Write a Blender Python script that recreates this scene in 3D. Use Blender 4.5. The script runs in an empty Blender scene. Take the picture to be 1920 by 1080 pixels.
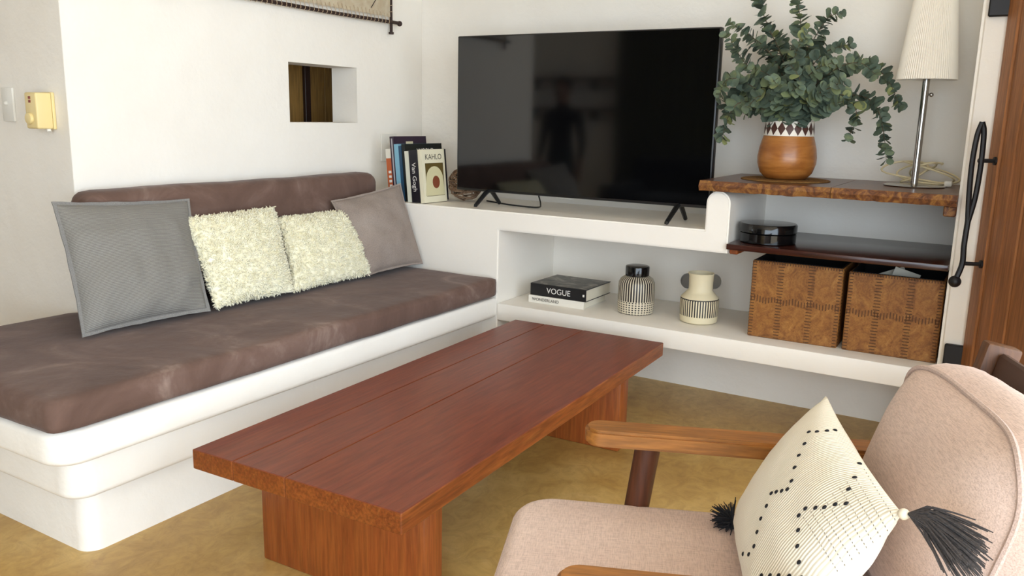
import bpy, bmesh, math, random
from mathutils import Vector, Matrix, Quaternion, noise
from mathutils.bvhtree import BVHTree
random.seed(7)
PI = math.pi
SC = bpy.context.scene
COL = SC.collection

# ------------------------------------------------------------------ camera
CAM_R = Matrix(((0.85532432, -0.12232752, 0.50344443),
                (0.51764983, 0.16159724, -0.84019342),
                (0.02142354, 0.97924579, 0.20154087)))
CAM_C = Vector((2.7633, -3.6356, 1.22))
FPX = 1559.79
cd = bpy.data.cameras.new('camera')
cd.sensor_width = 36; cd.lens = FPX / 1920 * 36; cd.clip_start = 0.02
cam = bpy.data.objects.new('camera', cd); COL.objects.link(cam)
cam.matrix_world = Matrix.Translation(CAM_C) @ CAM_R.to_4x4()
SC.camera = cam

def ray(u, v):
    return (CAM_R @ Vector((u - 960, 540 - v, -FPX))).normalized()
def at_y(u, v, y):
    r = ray(u, v); return CAM_C + r * ((y - CAM_C.y) / r.y)

# ------------------------------------------------------------------ world, light, exposure
w = bpy.data.worlds.new('World'); SC.world = w; w.use_nodes = True
bg = w.node_tree.nodes['Background']
bg.inputs[0].default_value = (0.76, 0.88, 1.0, 1); bg.inputs[1].default_value = 6.0
for loc, sx, sy, face in (((4.5, -3.4, 1.18), 4.4, 2.36, (-1, 0, 0)), ((3.3, -5.65, 1.18), 2.3, 2.36, (0, 1, 0)), ((-2.71, -4.0, 1.5), .8, .7, (1, 0, 0))):
    ld = bpy.data.lights.new('daylight_portal', 'AREA'); ld.shape = 'RECTANGLE'; ld.size = sx; ld.size_y = sy
    ld.cycles.is_portal = True          # guides sampling of the sky through the two door openings and the added window, gives no light itself
    lo = bpy.data.objects.new('daylight_portal', ld); COL.objects.link(lo)
    lo.location = loc; lo.rotation_euler = Vector(face).to_track_quat('-Z', 'Y').to_euler()
vs = SC.view_settings
vs.view_transform = 'Standard'; vs.look = 'None'; vs.gamma = 1.0; vs.use_curve_mapping = False
vs.exposure = 0.24

# ------------------------------------------------------------------ material helpers
def lin(c):
    if isinstance(c, str):
        c = tuple(int(c[i:i + 2], 16) / 255 for i in (0, 2, 4))
    return tuple(x / 12.92 if x <= .04045 else ((x + .055) / 1.055) ** 2.4 for x in c) + (1,)

class M:
    def __init__(s, name, col='808080', rough=.6, metal=0, spec=.5, sheen=0, coat=0):
        s.m = bpy.data.materials.new(name); s.m.use_nodes = True
        s.nt = s.m.node_tree; s.b = s.nt.nodes['Principled BSDF']
        s.set('Base Color', lin(col)); s.set('Roughness', rough); s.set('Metallic', metal)
        s.set('Specular IOR Level', spec)
        if sheen: s.set('Sheen Weight', sheen); s.set('Sheen Roughness', .4)
        if coat: s.set('Coat Weight', coat); s.set('Coat Roughness', .15)
    def set(s, k, v): s.b.inputs[k].default_value = v
    def n(s, t, **kw):
        nd = s.nt.nodes.new(t)
        for k, v in kw.items():
            if k.startswith('i_'):
                key = k[2:]; key = int(key) if key.isdigit() else key.replace('_', ' ')
                nd.inputs[key].default_value = v
            else: setattr(nd, k, v)
        return nd
    def l(s, a, b): s.nt.links.new(a, b)
    def coord(s, kind='Object', scale=(1, 1, 1), rot=(0, 0, 0)):
        tc = s.n('ShaderNodeTexCoord'); mp = s.n('ShaderNodeMapping')
        mp.inputs['Scale'].default_value = scale; mp.inputs['Rotation'].default_value = rot
        s.l(tc.outputs[kind], mp.inputs[0]); return mp.outputs[0]
    def noise(s, vec, scale, detail=4, rough=.55, dist=0):
        nd = s.n('ShaderNodeTexNoise'); nd.inputs['Scale'].default_value = scale
        nd.inputs['Detail'].default_value = detail; nd.inputs['Roughness'].default_value = rough
        nd.inputs['Distortion'].default_value = dist
        s.l(vec, nd.inputs['Vector']); return nd.outputs['Fac']
    def ramp(s, fac, stops):
        r = s.n('ShaderNodeValToRGB'); e = r.color_ramp.elements
        while len(e) < len(stops): e.new(.5)
        for el, (p, c) in zip(e, stops): el.position = p; el.color = lin(c)
        s.l(fac, r.inputs[0]); return r.outputs[0]
    def mix(s, fac, a, b, mode='MIX'):
        nd = s.n('ShaderNodeMix', data_type='RGBA', blend_type=mode)
        if isinstance(fac, (int, float)): nd.inputs[0].default_value = fac
        else: s.l(fac, nd.inputs[0])
        for i, x in ((6, a), (7, b)):
            if isinstance(x, str): nd.inputs[i].default_value = lin(x)
            else: s.l(x, nd.inputs[i])
        return nd.outputs[2]
    def math(s, op, a, b=None):
        nd = s.n('ShaderNodeMath', operation=op)
        for i, x in enumerate((a, b)):
            if x is None: continue
            if isinstance(x, (int, float)): nd.inputs[i].default_value = x
            else: s.l(x, nd.inputs[i])
        return nd.outputs[0]
    def color(s, o): s.l(o, s.b.inputs['Base Color']); return s
    def bump(s, h, strength=.3, dist=.01):
        b = s.n('ShaderNodeBump'); b.inputs['Strength'].default_value = strength
        b.inputs['Distance'].default_value = dist
        s.l(h, b.inputs['Height']); s.l(b.outputs[0], s.b.inputs['Normal']); return s

def plain(name, col, rough=.6, **k): return M(name, col, rough, **k).m

def plaster(name, c1, c2, rough=.75, bs=.25, spec=.3):
    m = M(name, c1, rough, spec=spec); v = m.coord()
    m.color(m.ramp(m.noise(v, 2.2, 5), [(.3, c1), (.7, c2)]))
    h = m.math('ADD', m.math('MULTIPLY', m.noise(v, 9, 5), 1.0), m.math('MULTIPLY', m.noise(v, 60, 3), .12))
    m.bump(h, bs, .02); return m.m

def wood(name, cols, axis='y', rough=.4, scale=1.0, coat=0, bs=.12, spec=.4, fm=.55):
    m = M(name, cols[0], rough, coat=coat, spec=spec)
    st = {'x': (.09, 1, 1), 'y': (1, .09, 1), 'z': (1, 1, .07)}[axis]
    v = m.coord(scale=tuple(a * scale for a in st))
    big = m.noise(v, 9, 6, .6, 1.2); fine = m.noise(v, 75, 4, .6)
    n = len(cols); base = m.ramp(big, [(.28 + .44 * i / (n - 1), c) for i, c in enumerate(cols)])
    dk = m.ramp(fine, [(.38, '9a9a9a'), (.62, 'ffffff')])
    m.color(m.mix(fm, base, dk, 'MULTIPLY')); m.bump(fine, bs, .004); return m.m

def fabric(name, c1, c2, scale=260, rough=.9, sheen=.15, bs=.35, big=5):
    m = M(name, c1, rough, sheen=sheen, spec=.15); v = m.coord()
    a = m.ramp(m.noise(v, big, 4), [(.3, c1), (.7, c2)])
    f = m.noise(v, scale, 2)
    m.color(m.mix(.35, a, m.ramp(f, [(.35, '8c8c8c'), (.65, 'ffffff')]), 'MULTIPLY'))
    m.bump(f, bs, .003); return m.m

MAT = {}
MAT['plaster'] = plaster('white_plaster', 'eee7dc', 'f4eee4')
MAT['plaster_smooth'] = plaster('polished_plaster', 'f2ebe0', 'f6f0e6', .38, .12, .5)
# floor: ochre polished cement
m = M('ochre_cement', 'b08a4a', .38, spec=.5); v = m.coord(scale=(1, .8, 1), rot=(0, 0, .6))
a = m.ramp(m.noise(v, 1.8, 7, .65, .8), [(.25, 'a37d3e'), (.45, 'bf9954'), (.6, 'd0ad69'), (.78, 'e0c48f')])
b_ = m.ramp(m.noise(v, 14, 6, .7, 1.5), [(.3, 'b8a88c'), (.6, 'ffffff')])
m.color(m.mix(.5, a, b_, 'MULTIPLY')); m.bump(m.noise(v, 30, 4), .06, .01); MAT['floor'] = m.m
# brown suede
m = M('brown_suede', '5e4640', .9, sheen=.12, spec=.15); v = m.coord()
a = m.ramp(m.noise(v, 3.6, 9, .62, .9), [(.30, '5b463d'), (.52, '6a5349'), (.62, '755e54'), (.74, '947f74')])
m.color(a); m.bump(m.noise(v, 12, 5), .25, .02); MAT['suede'] = m.m
MAT['table'] = wood('red_brown_tabletop', ['74321c', '864026', '7a3620', '924c2f'], 'y', .38, 1.0, .10, fm=.4)
MAT['table_edge'] = wood('table_leg_wood', ['8a431b', '9c5524', '91491e', 'a5602b'], 'z', .42, 1.6, .08, fm=.4)
MAT['table_side'] = wood('table_edge_wood', ['7a3a19', '935022', '84421c', 'a05f2c'], 'y', .4, 1.6, .08)
MAT['slab'] = wood('burl_shelf_wood', ['4a2a1a', '6a4026', '59331f', '7b4c2c'], 'x', .34, .8, .1)
m = M('live_edge', '7a4f28', .6); v = m.coord()
m.color(m.ramp(m.noise(v, 26, 6, .7, 1.5), [(.3, '3a2014'), (.48, '6d4124'), (.6, '91622f'), (.75, 'a97c43')]))
m.bump(m.noise(v, 30, 5), .5, .01); MAT['live_edge'] = m.m
MAT['dark_shelf'] = wood('dark_red_shelf', ['32170f', '45221a', '3a1b13', '54291b'], 'x', .25, 1, .2)
MAT['door'] = wood('door_wood', ['935a33', 'ab7042', '9e653a', 'b98252'], 'z', .5, 1.2)
MAT['arm'] = wood('armchair_honey_wood', ['8a5526', 'a56a30', '96602b', 'b67c3e'], 'x', .4, 1.4, .1)
MAT['post'] = wood('back_post_wood', ['5a3519', '6a4222', '623c1e', '754b28'], 'z', .45, 1.4)
MAT['leg'] = wood('armchair_dark_wood', ['4a2616', '5b3019', '502a17', '683a20'], 'z', .45, 1.2)
MAT['slat'] = plain('dark_brown_slat', '4a3023', .55)
MAT['curtain'] = wood('brown_panel', ['8a6430', '9c753a', '926b34', 'a8803f'], 'z', .6, 1)
m = M('beige_pink_linen', 'd6bcae', .92, sheen=.15, spec=.12)
a = m.ramp(m.noise(m.coord(), 4, 4), [(.3, 'd3b8aa'), (.7, 'dec5b7')])
t1 = m.noise(m.coord(scale=(.08, 1, 1)), 620, 2); t2 = m.noise(m.coord(scale=(1, .08, .6)), 620, 2)
tt = m.math('ADD', m.math('MULTIPLY', t1, .5), m.math('MULTIPLY', t2, .5))
m.color(m.mix(.5, a, m.ramp(tt, [(.36, 'b4aca8'), (.58, 'ffffff')]), 'MULTIPLY')); m.bump(tt, .3, .003); MAT['linen'] = m.m
MAT['piping'] = fabric('linen_piping', 'c4aa9d', 'd0b7aa', 420)
MAT['taupe'] = fabric('taupe_cotton', '94857b', 'a4968c', 380, .95, .1, .25, 6)
m = M('blue_grey_twill', '85888a', .95, sheen=.1, spec=.1); v = m.coord('UV')
wv = m.n('ShaderNodeTexWave', bands_direction='Y'); wv.inputs['Scale'].default_value = 27
wv.inputs['Distortion'].default_value = .6; m.l(v, wv.inputs[0])
a = m.ramp(wv.outputs['Fac'], [(.3, '7d7973'), (.7, '99958e')])
f = m.ramp(m.noise(v, 220, 2), [(.3, 'b0b0b0'), (.7, 'ffffff')])
m.color(m.mix(.5, a, f, 'MULTIPLY')); m.bump(m.noise(v, 9, 4), .25, .02); MAT['twill'] = m.m
MAT['flange'] = fabric('grey_flange', '85827f', '94918c', 380)
m = M('cream_pile', 'ece3bd', .95, sheen=.3, spec=.1); v = m.coord()
m.color(m.ramp(m.noise(v, 40, 3), [(.3, 'e6ddbb'), (.7, 'f8f2da')])); MAT['pile'] = m.m
m = M('cream_cotton', 'efe6d3', .95, sheen=.1, spec=.1); v = m.coord('UV')
wv = m.n('ShaderNodeTexWave', bands_direction='X'); wv.inputs['Scale'].default_value = 26; m.l(v, wv.inputs[0])
m.color(m.ramp(wv.outputs['Fac'], [(.1, 'e3d8c2'), (.5, 'f1e9d8')])); m.bump(wv.outputs['Fac'], .35, .004); MAT['cotton'] = m.m
MAT['black_thread'] = plain('black_thread', '16151a', .9)
MAT['grey_thread'] = fabric('charcoal_thread', '3f3a39', '544d4a', 300)
MAT['black'] = plain('black_plastic', '101011', .35)
m = M('screen', '050506', .07, spec=.75); MAT['screen'] = m.m
MAT['black_gloss'] = plain('black_glaze', '0b0b0c', .12)
MAT['iron'] = plain('black_iron', '1b191a', .5, metal=.3)
MAT['chrome'] = plain('chrome', 'b9b7b4', .18, metal=1)
MAT['silver'] = plain('silver_mark', 'b8b8b4', .4, metal=.5)
MAT['white_plastic'] = plain('white_plastic', 'e6e2d8', .4)
MAT['yellow_plastic'] = plain('yellowed_plastic', 'e6cf92', .45)
MAT['red'] = plain('red_mark', '8a2a1c', .5)
MAT['cord'] = plain('cream_cord', 'd8c7a0', .5)
m = M('pleated_shade', 'f3ebdd', .9, spec=.1); m.set('Transmission Weight', 0)
m.set('Subsurface Weight', .0); MAT['shade'] = m.m
m = M('leaf_green', '47604a', .62, spec=.3)
oi = m.n('ShaderNodeObjectInfo'); v = m.coord()
m.color(m.ramp(oi.outputs['Random'], [(0, '4a5648'), (.35, '5f6d5b'), (.65, '717f61'), (.85, '88905f'), (1, '989c64')])); MAT['leaf'] = m.m
m = M('foliage_green', '47604a', .62, spec=.3); v = m.coord()
m.color(m.ramp(m.noise(v, 16, 3), [(.3, '485448'), (.5, '617060'), (.62, '758263'), (.75, '909563')])); MAT['foliage'] = m.m
MAT['stem'] = plain('brown_stem', '5b4a35', .7)
MAT['mat_fibre'] = fabric('woven_fibre', '7d5833', '96703f', 160, .9, 0, .8, 20)
m = M('turned_wood', 'a2672f', .35, coat=.15); v = m.coord(scale=(1, 1, 6))
a = m.ramp(m.noise(v, 5, 6, .6, .8), [(.3, '8a5021'), (.5, 'a8692f'), (.7, 'bd7f3f')])
m.color(a); MAT['turned'] = m.m
# burl box leather
m = M('tan_burl', '9b6a34', .5, spec=.4); v = m.coord()
a = m.ramp(m.noise(v, 11, 7, .68, 2.5), [(.28, '6f441f'), (.45, '96622f'), (.6, 'a87339'), (.75, 'bd8a4c')])
f = m.ramp(m.noise(v, 70, 4, .7, 2), [(.35, 'b0a090'), (.6, 'ffffff')])
m.color(m.mix(.5, a, f, 'MULTIPLY')); m.bump(m.noise(v, 50, 4), .3, .004); MAT['burl'] = m.m
MAT['stitch'] = plain('dark_lacing', '5c391b', .7)
MAT['liner'] = plain('black_liner', '09090a', .8)
MAT['paper'] = plain('paper', 'e2dccb', .8)
m = M('hide', 'cbb695', .85); v = m.coord()
m.color(m.ramp(m.noise(v, 14, 6, .6, .6), [(.3, 'dcc8a8'), (.5, 'eaddc4'), (.7, 'f4ebd8')])); m.bump(m.noise(v, 24, 4), .4, .01); MAT['hide'] = m.m
MAT['rod'] = plain('dark_stick', '2c1710', .6)
MAT['thread'] = plain('sinew', 'b9a183', .8)
MAT['twig'] = fabric('twig', '6d523f', '9b8068', 90, .9, 0, .4, 30)

def ang(m):
    tc = m.n('ShaderNodeTexCoord'); sp = m.n('ShaderNodeSeparateXYZ'); m.l(tc.outputs['Object'], sp.inputs[0])
    return m.math('ARCTAN2', sp.outputs[1], sp.outputs[0]), sp.outputs[2]
def between(m, z, lo, hi):
    return m.math('MULTIPLY', m.math('GREATER_THAN', z, lo), m.math('LESS_THAN', z, hi))
# ------------------------------------------------------------------ geometry helpers
def box(bm, x0, x1, y0, y1, z0, z1, mtx=None):
    vs_ = [bm.verts.new((x, y, z)) for z in (z0, z1) for y in (y0, y1) for x in (x0, x1)]
    for f in ((0, 2, 3, 1), (4, 5, 7, 6), (0, 1, 5, 4), (2, 6, 7, 3), (0, 4, 6, 2), (1, 3, 7, 5)):
        bm.faces.new([vs_[i] for i in f])
    if mtx is not None:
        for v_ in vs_: v_.co = mtx @ v_.co
    return vs_
def rbox(x0, x1, y0, y1, z0, z1, r=.005, seg=2):
    bm = bmesh.new(); box(bm, x0, x1, y0, y1, z0, z1)
    if r: bmesh.ops.bevel(bm, geom=bm.edges[:], offset=r, segments=seg, profile=.5, affect='EDGES')
    return bm
def prism(pts, h0, h1, axis='z'):
    """extrude a 2D outline"""
    bm = bmesh.new()
    def P(a, b, h): return {'z': (a, b, h), 'y': (a, h, b), 'x': (h, a, b)}[axis]
    lo_ = [bm.verts.new(P(a, b, h0)) for a, b in pts]; hi_ = [bm.verts.new(P(a, b, h1)) for a, b in pts]
    n = len(pts); bm.faces.new(lo_[::-1]); bm.faces.new(hi_)
    for i in range(n): bm.faces.new((lo_[i], lo_[(i + 1) % n], hi_[(i + 1) % n], hi_[i]))
    bmesh.ops.recalc_face_normals(bm, faces=bm.faces[:]); return bm
def rrect(x0, x1, y0, y1, rs, n=6):
    """rounded rectangle, rs = radii at (x0,y0),(x1,y0),(x1,y1),(x0,y1)"""
    out = []
    for (cx, cy, sx, sy, a0), r in zip(((x0, y0, 1, 1, PI), (x1, y0, -1, 1, 1.5 * PI), (x1, y1, -1, -1, 0), (x0, y1, 1, -1, .5 * PI)), rs):
        if r <= 0: out.append((cx, cy)); continue
        for k in range(n + 1):
            a = a0 + k / n * PI / 2
            out.append((cx + sx * r + r * math.cos(a), cy + sy * r + r * math.sin(a)))
    return out
def lathe(prof, n=40, cap=True):
    bm = bmesh.new(); rings = []
    for r, z in prof:
        rings.append([bm.verts.new((r * math.cos(2 * PI * k / n), r * math.sin(2 * PI * k / n), z)) for k in range(n)])
    for a, b in zip(rings, rings[1:]):
        for k in range(n): bm.faces.new((a[k], a[(k + 1) % n], b[(k + 1) % n], b[k]))
    if cap: bm.faces.new(rings[0][::-1]); bm.faces.new(rings[-1])
    return bm
def tube(bm, pts, r, n=8, closed=False):
    pts = [Vector(p) for p in pts]; N = len(pts)
    rr = r if isinstance(r, (list, tuple)) else [r] * N
    rings = []; up = Vector((0, 0, 1)); prev = None
    for i, p in enumerate(pts):
        a = pts[(i - 1) % N] if (i > 0 or closed) else p
        b = pts[(i + 1) % N] if (i < N - 1 or closed) else p
        t = (b - a); t = t.normalized() if t.length > 1e-9 else Vector((0, 0, 1))
        if prev is None:
            s = t.cross(up); s = s if s.length > 1e-3 else t.cross(Vector((1, 0, 0)))
        else: s = prev - t * prev.dot(t)
        if s.length < 1e-6: s = t.orthogonal()
        s.normalize(); prev = s; q = t.cross(s)
        rings.append([bm.verts.new(p + (s * math.cos(2 * PI * k / n) + q * math.sin(2 * PI * k / n)) * rr[i]) for k in range(n)])
    for i in range(N if closed else N - 1):
        a, b = rings[i], rings[(i + 1) % N]
        for k in range(n): bm.faces.new((a[k], b[k], b[(k + 1) % n], a[(k + 1) % n]))
    if not closed: bm.faces.new(rings[0]); bm.faces.new(rings[-1][::-1])
    return bm
def spline(ctrl, n=8):
    ctrl = [Vector(c) for c in ctrl]; P = [ctrl[0] * 2 - ctrl[1]] + ctrl + [ctrl[-1] * 2 - ctrl[-2]]; out = []
    for i in range(1, len(P) - 2):
        for k in range(n):
            t = k / n; a, b, c, d = P[i - 1:i + 3]
            out.append(.5 * ((2 * b) + (c - a) * t + (2 * a - 5 * b + 4 * c - d) * t * t + (3 * b - a - 3 * c + d) * t ** 3))
    out.append(ctrl[-1]); return out
def xf(bm, mtx):
    bmesh.ops.transform(bm, matrix=mtx, verts=bm.verts[:]); return bm
def obj(name, bm, mat, parent=None, smooth=True, base=None, keep=False, sharp=40):
    """link one mesh object; geometry is given in its parent's unrotated frame (world for top level)"""
    if keep: c = Vector((0, 0, 0))
    else:
        mn = Vector([min(v_.co[i] for v_ in bm.verts) for i in range(3)]); mx = Vector([max(v_.co[i] for v_ in bm.verts) for i in range(3)])
        c = (mn + mx) / 2
        if parent is None: c.z = mn.z
        bmesh.ops.translate(bm, vec=-c, verts=bm.verts[:])
    bmesh.ops.recalc_face_normals(bm, faces=bm.faces[:])
    me = bpy.data.meshes.new(name); bm.to_mesh(me); bm.free()
    if smooth:
        me.polygons.foreach_set('use_smooth', [True] * len(me.polygons))
        if sharp: me.set_sharp_from_angle(angle=math.radians(sharp))
    for mm in (mat if isinstance(mat, (list, tuple)) else [mat]): me.materials.append(mm)
    o = bpy.data.objects.new(name, me); COL.objects.link(o)
    o.location = c
    if parent is not None:
        o.parent = parent
        if parent.get('world_geo'): o.location = c - Vector(parent['world_geo'])
    return o
def thing(name, label, cat, loc=(0, 0, 0), rotz=None, group=None):
    """Empty at the base; with rotz=None its parts are given in world coordinates"""
    o = bpy.data.objects.new(name, None); COL.objects.link(o); o.location = loc; o.empty_display_size = .05
    if rotz is None: o['world_geo'] = tuple(loc)
    else: o.rotation_euler = (0, 0, rotz)
    return tag(o, label, cat, group)
def tag(o, label, cat, group=None, kind=None):
    o['label'] = label; o['category'] = cat
    if group: o['group'] = group
    if kind: o['kind'] = kind
    return o
def struct(name, bm, mat, label=None, cat=None, smooth=False):
    o = obj(name, bm, mat, smooth=smooth); o['kind'] = 'structure'
    if label: o['label'] = label
    if cat: o['category'] = cat
    return o
def sub(name, bm, mat, part, top, **k):
    """sub-part: geometry in the same frame as the part's own geometry"""
    o = obj(name, bm, mat, None, **k)
    # o.location is in the frame the part's geometry was given in, with z at its bottom
    wl = Vector(top['world_geo']) if top is not None and top.get('world_geo') else Vector((0, 0, 0))
    o.parent = part; o.location = o.location - wl - part.location if top is not None else o.location - part.location
    return o
def text_bm(body, size, mtx, extrude=.0002, align='CENTER'):
    cu = bpy.data.curves.new('t', 'FONT'); cu.body = body; cu.size = size; cu.extrude = extrude; cu.align_x = align; cu.align_y = 'CENTER'
    to = bpy.data.objects.new('t', cu); COL.objects.link(to)
    dg = bpy.context.evaluated_depsgraph_get(); me = bpy.data.meshes.new_from_object(to.evaluated_get(dg))
    bm = bmesh.new(); bm.from_mesh(me); bpy.data.objects.remove(to); bpy.data.meshes.remove(me); bpy.data.curves.remove(cu)
    return xf(bm, mtx)
def frame(o, ex, ey):
    ex = Vector(ex).normalized(); ey = Vector(ey); ey = (ey - ex * ey.dot(ex)).normalized(); ez = ex.cross(ey)
    m_ = Matrix((ex, ey, ez)).transposed().to_4x4(); m_.translation = Vector(o); return m_

# ================================================================== the setting
PL = MAT['plaster']; PS = MAT['plaster_smooth']
bm = bmesh.new(); box(bm, -2.7, 7.5, -6.5, 1.2, -.12, 0); struct('floor', bm, MAT['floor'], 'ochre polished cement floor', 'floor')
bm = bmesh.new(); box(bm, -2.7, -.42, -1.06, .15, 2.62, 2.74); box(bm, -.42, -.18, -.30, .15, 2.62, 2.74); box(bm, -.18, 2.69, -1.06, .15, 2.62, 2.74); box(bm, -2.7, 4.6, -5.75, -1.06, 2.62, 2.74); struct('ceiling', bm, PL)  # open strip added to light the cupboard; outer roof added to shade the chair
bm = bmesh.new(); box(bm, -2.7, 2.69, .001, .15, 0, 2.62); struct('wall_back', bm, PL, 'cream plaster wall behind the television', 'wall')
# left wall with a see-through square opening
def wall_with_hole(x0, x1, ys, zs_, hy, hz):
    bm = bmesh.new()
    box(bm, x0, x1, ys[0], hy[0], zs_[0], zs_[1]); box(bm, x0, x1, hy[1], ys[1], zs_[0], zs_[1])
    box(bm, x0, x1, hy[0], hy[1], zs_[0], hz[0]); box(bm, x0, x1, hy[0], hy[1], hz[1], zs_[1]); return bm
HY = (-.952, -.512); HZ = (1.175, 1.433)
WY = -1.96
struct('wall_left', wall_with_hole(-.16, 0, (WY + .0015, 0), (0, 2.62), HY, HZ), PL, 'white plaster wall with a small square opening above the bench', 'wall')
# wall facing the camera at far left, with switch and timer
bm = bmesh.new(); box(bm, -2.7, -.16, WY, WY + .15, 0, 2.62); box(bm, -.16, -.0005, WY, WY + .0012, 0, 2.62)
struct('wall_return', bm, PL, 'shaded plaster wall end carrying the switch and timer', 'wall')
struct('wall_far_left', wall_with_hole(-2.82, -2.7, (-5.6, .15), (0, 2.62), (-4.4, -3.6), (1.15, 1.85)), PL)
bm = bmesh.new()
for a in ((-4.4, -4.36, 1.15, 1.85), (-3.64, -3.6, 1.15, 1.85), (-4.02, -3.98, 1.19, 1.81), (-4.36, -3.64, 1.15, 1.19), (-4.36, -3.64, 1.81, 1.85)): box(bm, -2.79, -2.74, a[0], a[1], a[2], a[3])
struct('window_added', bm, MAT['door'])  # unseen opening and frame added to brighten the rear left of the room
bm = bmesh.new(); box(bm, -2.7, 2.1, -5.75, -5.6, 0, 2.62); box(bm, 2.1, 4.6, -5.75, -5.6, 2.36, 2.62); struct('wall_rear', bm, PL)
bm = bmesh.new(); box(bm, 4.5, 4.6, -5.6, -1.2, 2.36, 2.62); box(bm, 2.95, 4.6, -1.2, -1.06, 0, 2.62); struct('wall_sky_blocker', bm, PL)  # unseen lintel and wall added to block part of the sky
# short right wall end beside the door
bm = bmesh.new(); box(bm, 2.605, 2.69, -.525, 0, 0, 2.62)
bmesh.ops.bevel(bm, geom=[e for e in bm.edges if abs(e.verts[0].co.z - e.verts[1].co.z) > 1 and e.verts[0].co.y < -.5], offset=.012, segments=3, affect='EDGES')
struct('wall_right', bm, PL, 'narrow white plaster wall end beside the wooden door', 'wall', smooth=False)

# brown timber cupboard seen through the opening
t = thing('panelled_cupboard', 'dark brown timber panelling seen through the square wall opening', 'cupboard', (-.46, -.6, 0))
for k in range(10):
    y0 = -1.30 + k * .13
    obj('panel', rbox(-.475, -.447, y0, y0 + .127, 0, 2.3, .003, 1), MAT['curtain'], t)
obj('frame', rbox(-.446, -.425, -.425, -.385, 0, 2.3, .003, 1), plain('dark_post', '2a140c', .5), t)

# wooden folding door on the right
dd = Vector((.35, -.937, 0)).normalized(); dn = Vector((-dd.y * -1, 0, 0))
dn = Vector((-.937, -.35, 0)).normalized(); D0 = Vector((2.676, -.545, 0))
dm = frame(D0, dd, dn)          # local x along the leaf, y out of its face towards the room, z down -> flip
dm = Matrix((dd, dn, Vector((0, 0, 1)))).transposed().to_4x4(); dm.translation = D0
t = thing('folding_door', 'tall reddish brown timber door standing open at right edge', 'door', tuple(D0))
for (a, b, d0, d1) in ((0, .085, -.045, 0), (.088, .185, -.045, -.006), (.2, .30, -.05, -.004), (.303, .41, -.05, -.008), (.413, .52, -.05, -.004), (.523, .66, -.05, -.008)):
    bm = rbox(a, b, d0, d1, .02, 2.3, .004, 1); obj('plank', xf(bm, dm), MAT['door'], t, smooth=False)
obj('jamb_filler', rbox(2.692, 2.80, -.50, -.42, 0, 2.3, .004, 1), MAT['door'], t)  # post added behind the leaf to block the sky leaking past the wall end
bm = rbox(.178, .205, -.03, -.012, 1.16, 1.24, .002, 1); obj('latch_block', xf(bm, dm), MAT['arm'], t)
for z0, z1 in ((.40, .50), (1.558, 1.70)):
    bm = rbox(2.622, 2.70, -.548, -.528, z0, z1, .004, 1); obj('hinge', bm, MAT['iron'], t)
h = thing('door_handle', 'black wrought iron pull handle with a ball end on the door', 'handle', tuple(D0 + dd * .06 + dn * .05 + Vector((0, 0, .73))))
def DH(a, d, z): return dm @ Vector((a, d, z))
bm = bmesh.new()
tube(bm, spline([DH(.07, .072, .735), DH(.068, .058, .79), DH(.068, .060, .85), DH(.068, .058, .93)], 6), [.009] * 19, 8)
tube(bm, spline([DH(.068, .058, .92), DH(.068, .064, 1.0), DH(.068, .068, 1.1), DH(.068, .064, 1.19), DH(.068, .054, 1.235)], 6), [.0085] * 25, 8)
tube(bm, spline([DH(.068, .058, .92), DH(.068, .046, 1.0), DH(.068, .042, 1.1), DH(.068, .045, 1.20), DH(.068, .054, 1.235)], 6), [.0085] * 25, 8)
obj('grip', bm, MAT['iron'], h)
bm = bmesh.new(); bmesh.ops.create_uvsphere(bm, u_segments=16, v_segments=10, radius=.019); xf(bm, Matrix.Translation(DH(.07, .074, .73)))
obj('ball', bm, MAT['iron'], h)
for z in (.79, 1.117):
    bm = bmesh.new(); tube(bm, [DH(.068, .052, z), DH(.068, 0, z)], .0065, 8); tube(bm, [DH(.068, .006, z), DH(.068, .0005, z)], .013, 12)
    obj('standoff', bm, MAT['iron'], h)

# ================================================================== built-in bench
t = thing('built_in_bench', 'white plaster bench with stepped rounded plinth under the brown cushion', 'bench', (.4, -1.5, 0))
for x1, y0, z0, z1, r in ((.681, -2.42, 0, .194, .05), (.745, -2.484, .19, .332, .07), (.822, -2.56, .328, .422, .085)):
    pts = rrect(.003, x1, y0, -.527, (.02, r, 0, 0), 8)
    bm = prism(pts, z0, z1)
    ed = [e for e in bm.edges if abs(e.verts[0].co.z - e.verts[1].co.z) < 1e-6 and (e.verts[0].co.z > z1 - .01 or z0 > 0)]
    bmesh.ops.bevel(bm, geom=ed, offset=.03 if z0 > 0 else .012, segments=4, profile=.5, affect='EDGES', clamp_overlap=True)
    # keep the plinth outside the wall end
    for v_ in bm.verts:
        if v_.co.x < .002 and v_.co.y > WY - .01: v_.co.x = .002
    obj('step', bm, PL, t)

# ================================================================== plaster shelf unit
t = thing('plaster_shelf_unit', 'white built-in plaster shelf unit holding the television and lower niche', 'shelf', (1.3, -.26, 0))
pts = [(.001, 0), (.8225, 0), (.8225, .726), (1.85, .726)] + [(1.8035 + .0465 * math.cos(a), .914 + .0465 * math.sin(a)) for a in [k * PI / 14 for k in range(15)]] + [(1.757, .81), (.001, .81)]
bm = prism(pts, -.525, -.001, 'y')
bmesh.ops.bevel(bm, geom=[e for e in bm.edges if e.verts[0].co.y < -.52 and e.verts[1].co.y < -.52], offset=.006, segments=2, affect='EDGES')
obj('body', bm, PS, t)
obj('lower_shelf', rbox(.8225, 2.604, -.525, -.001, .316, .395, .006, 2), PS, t)

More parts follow.
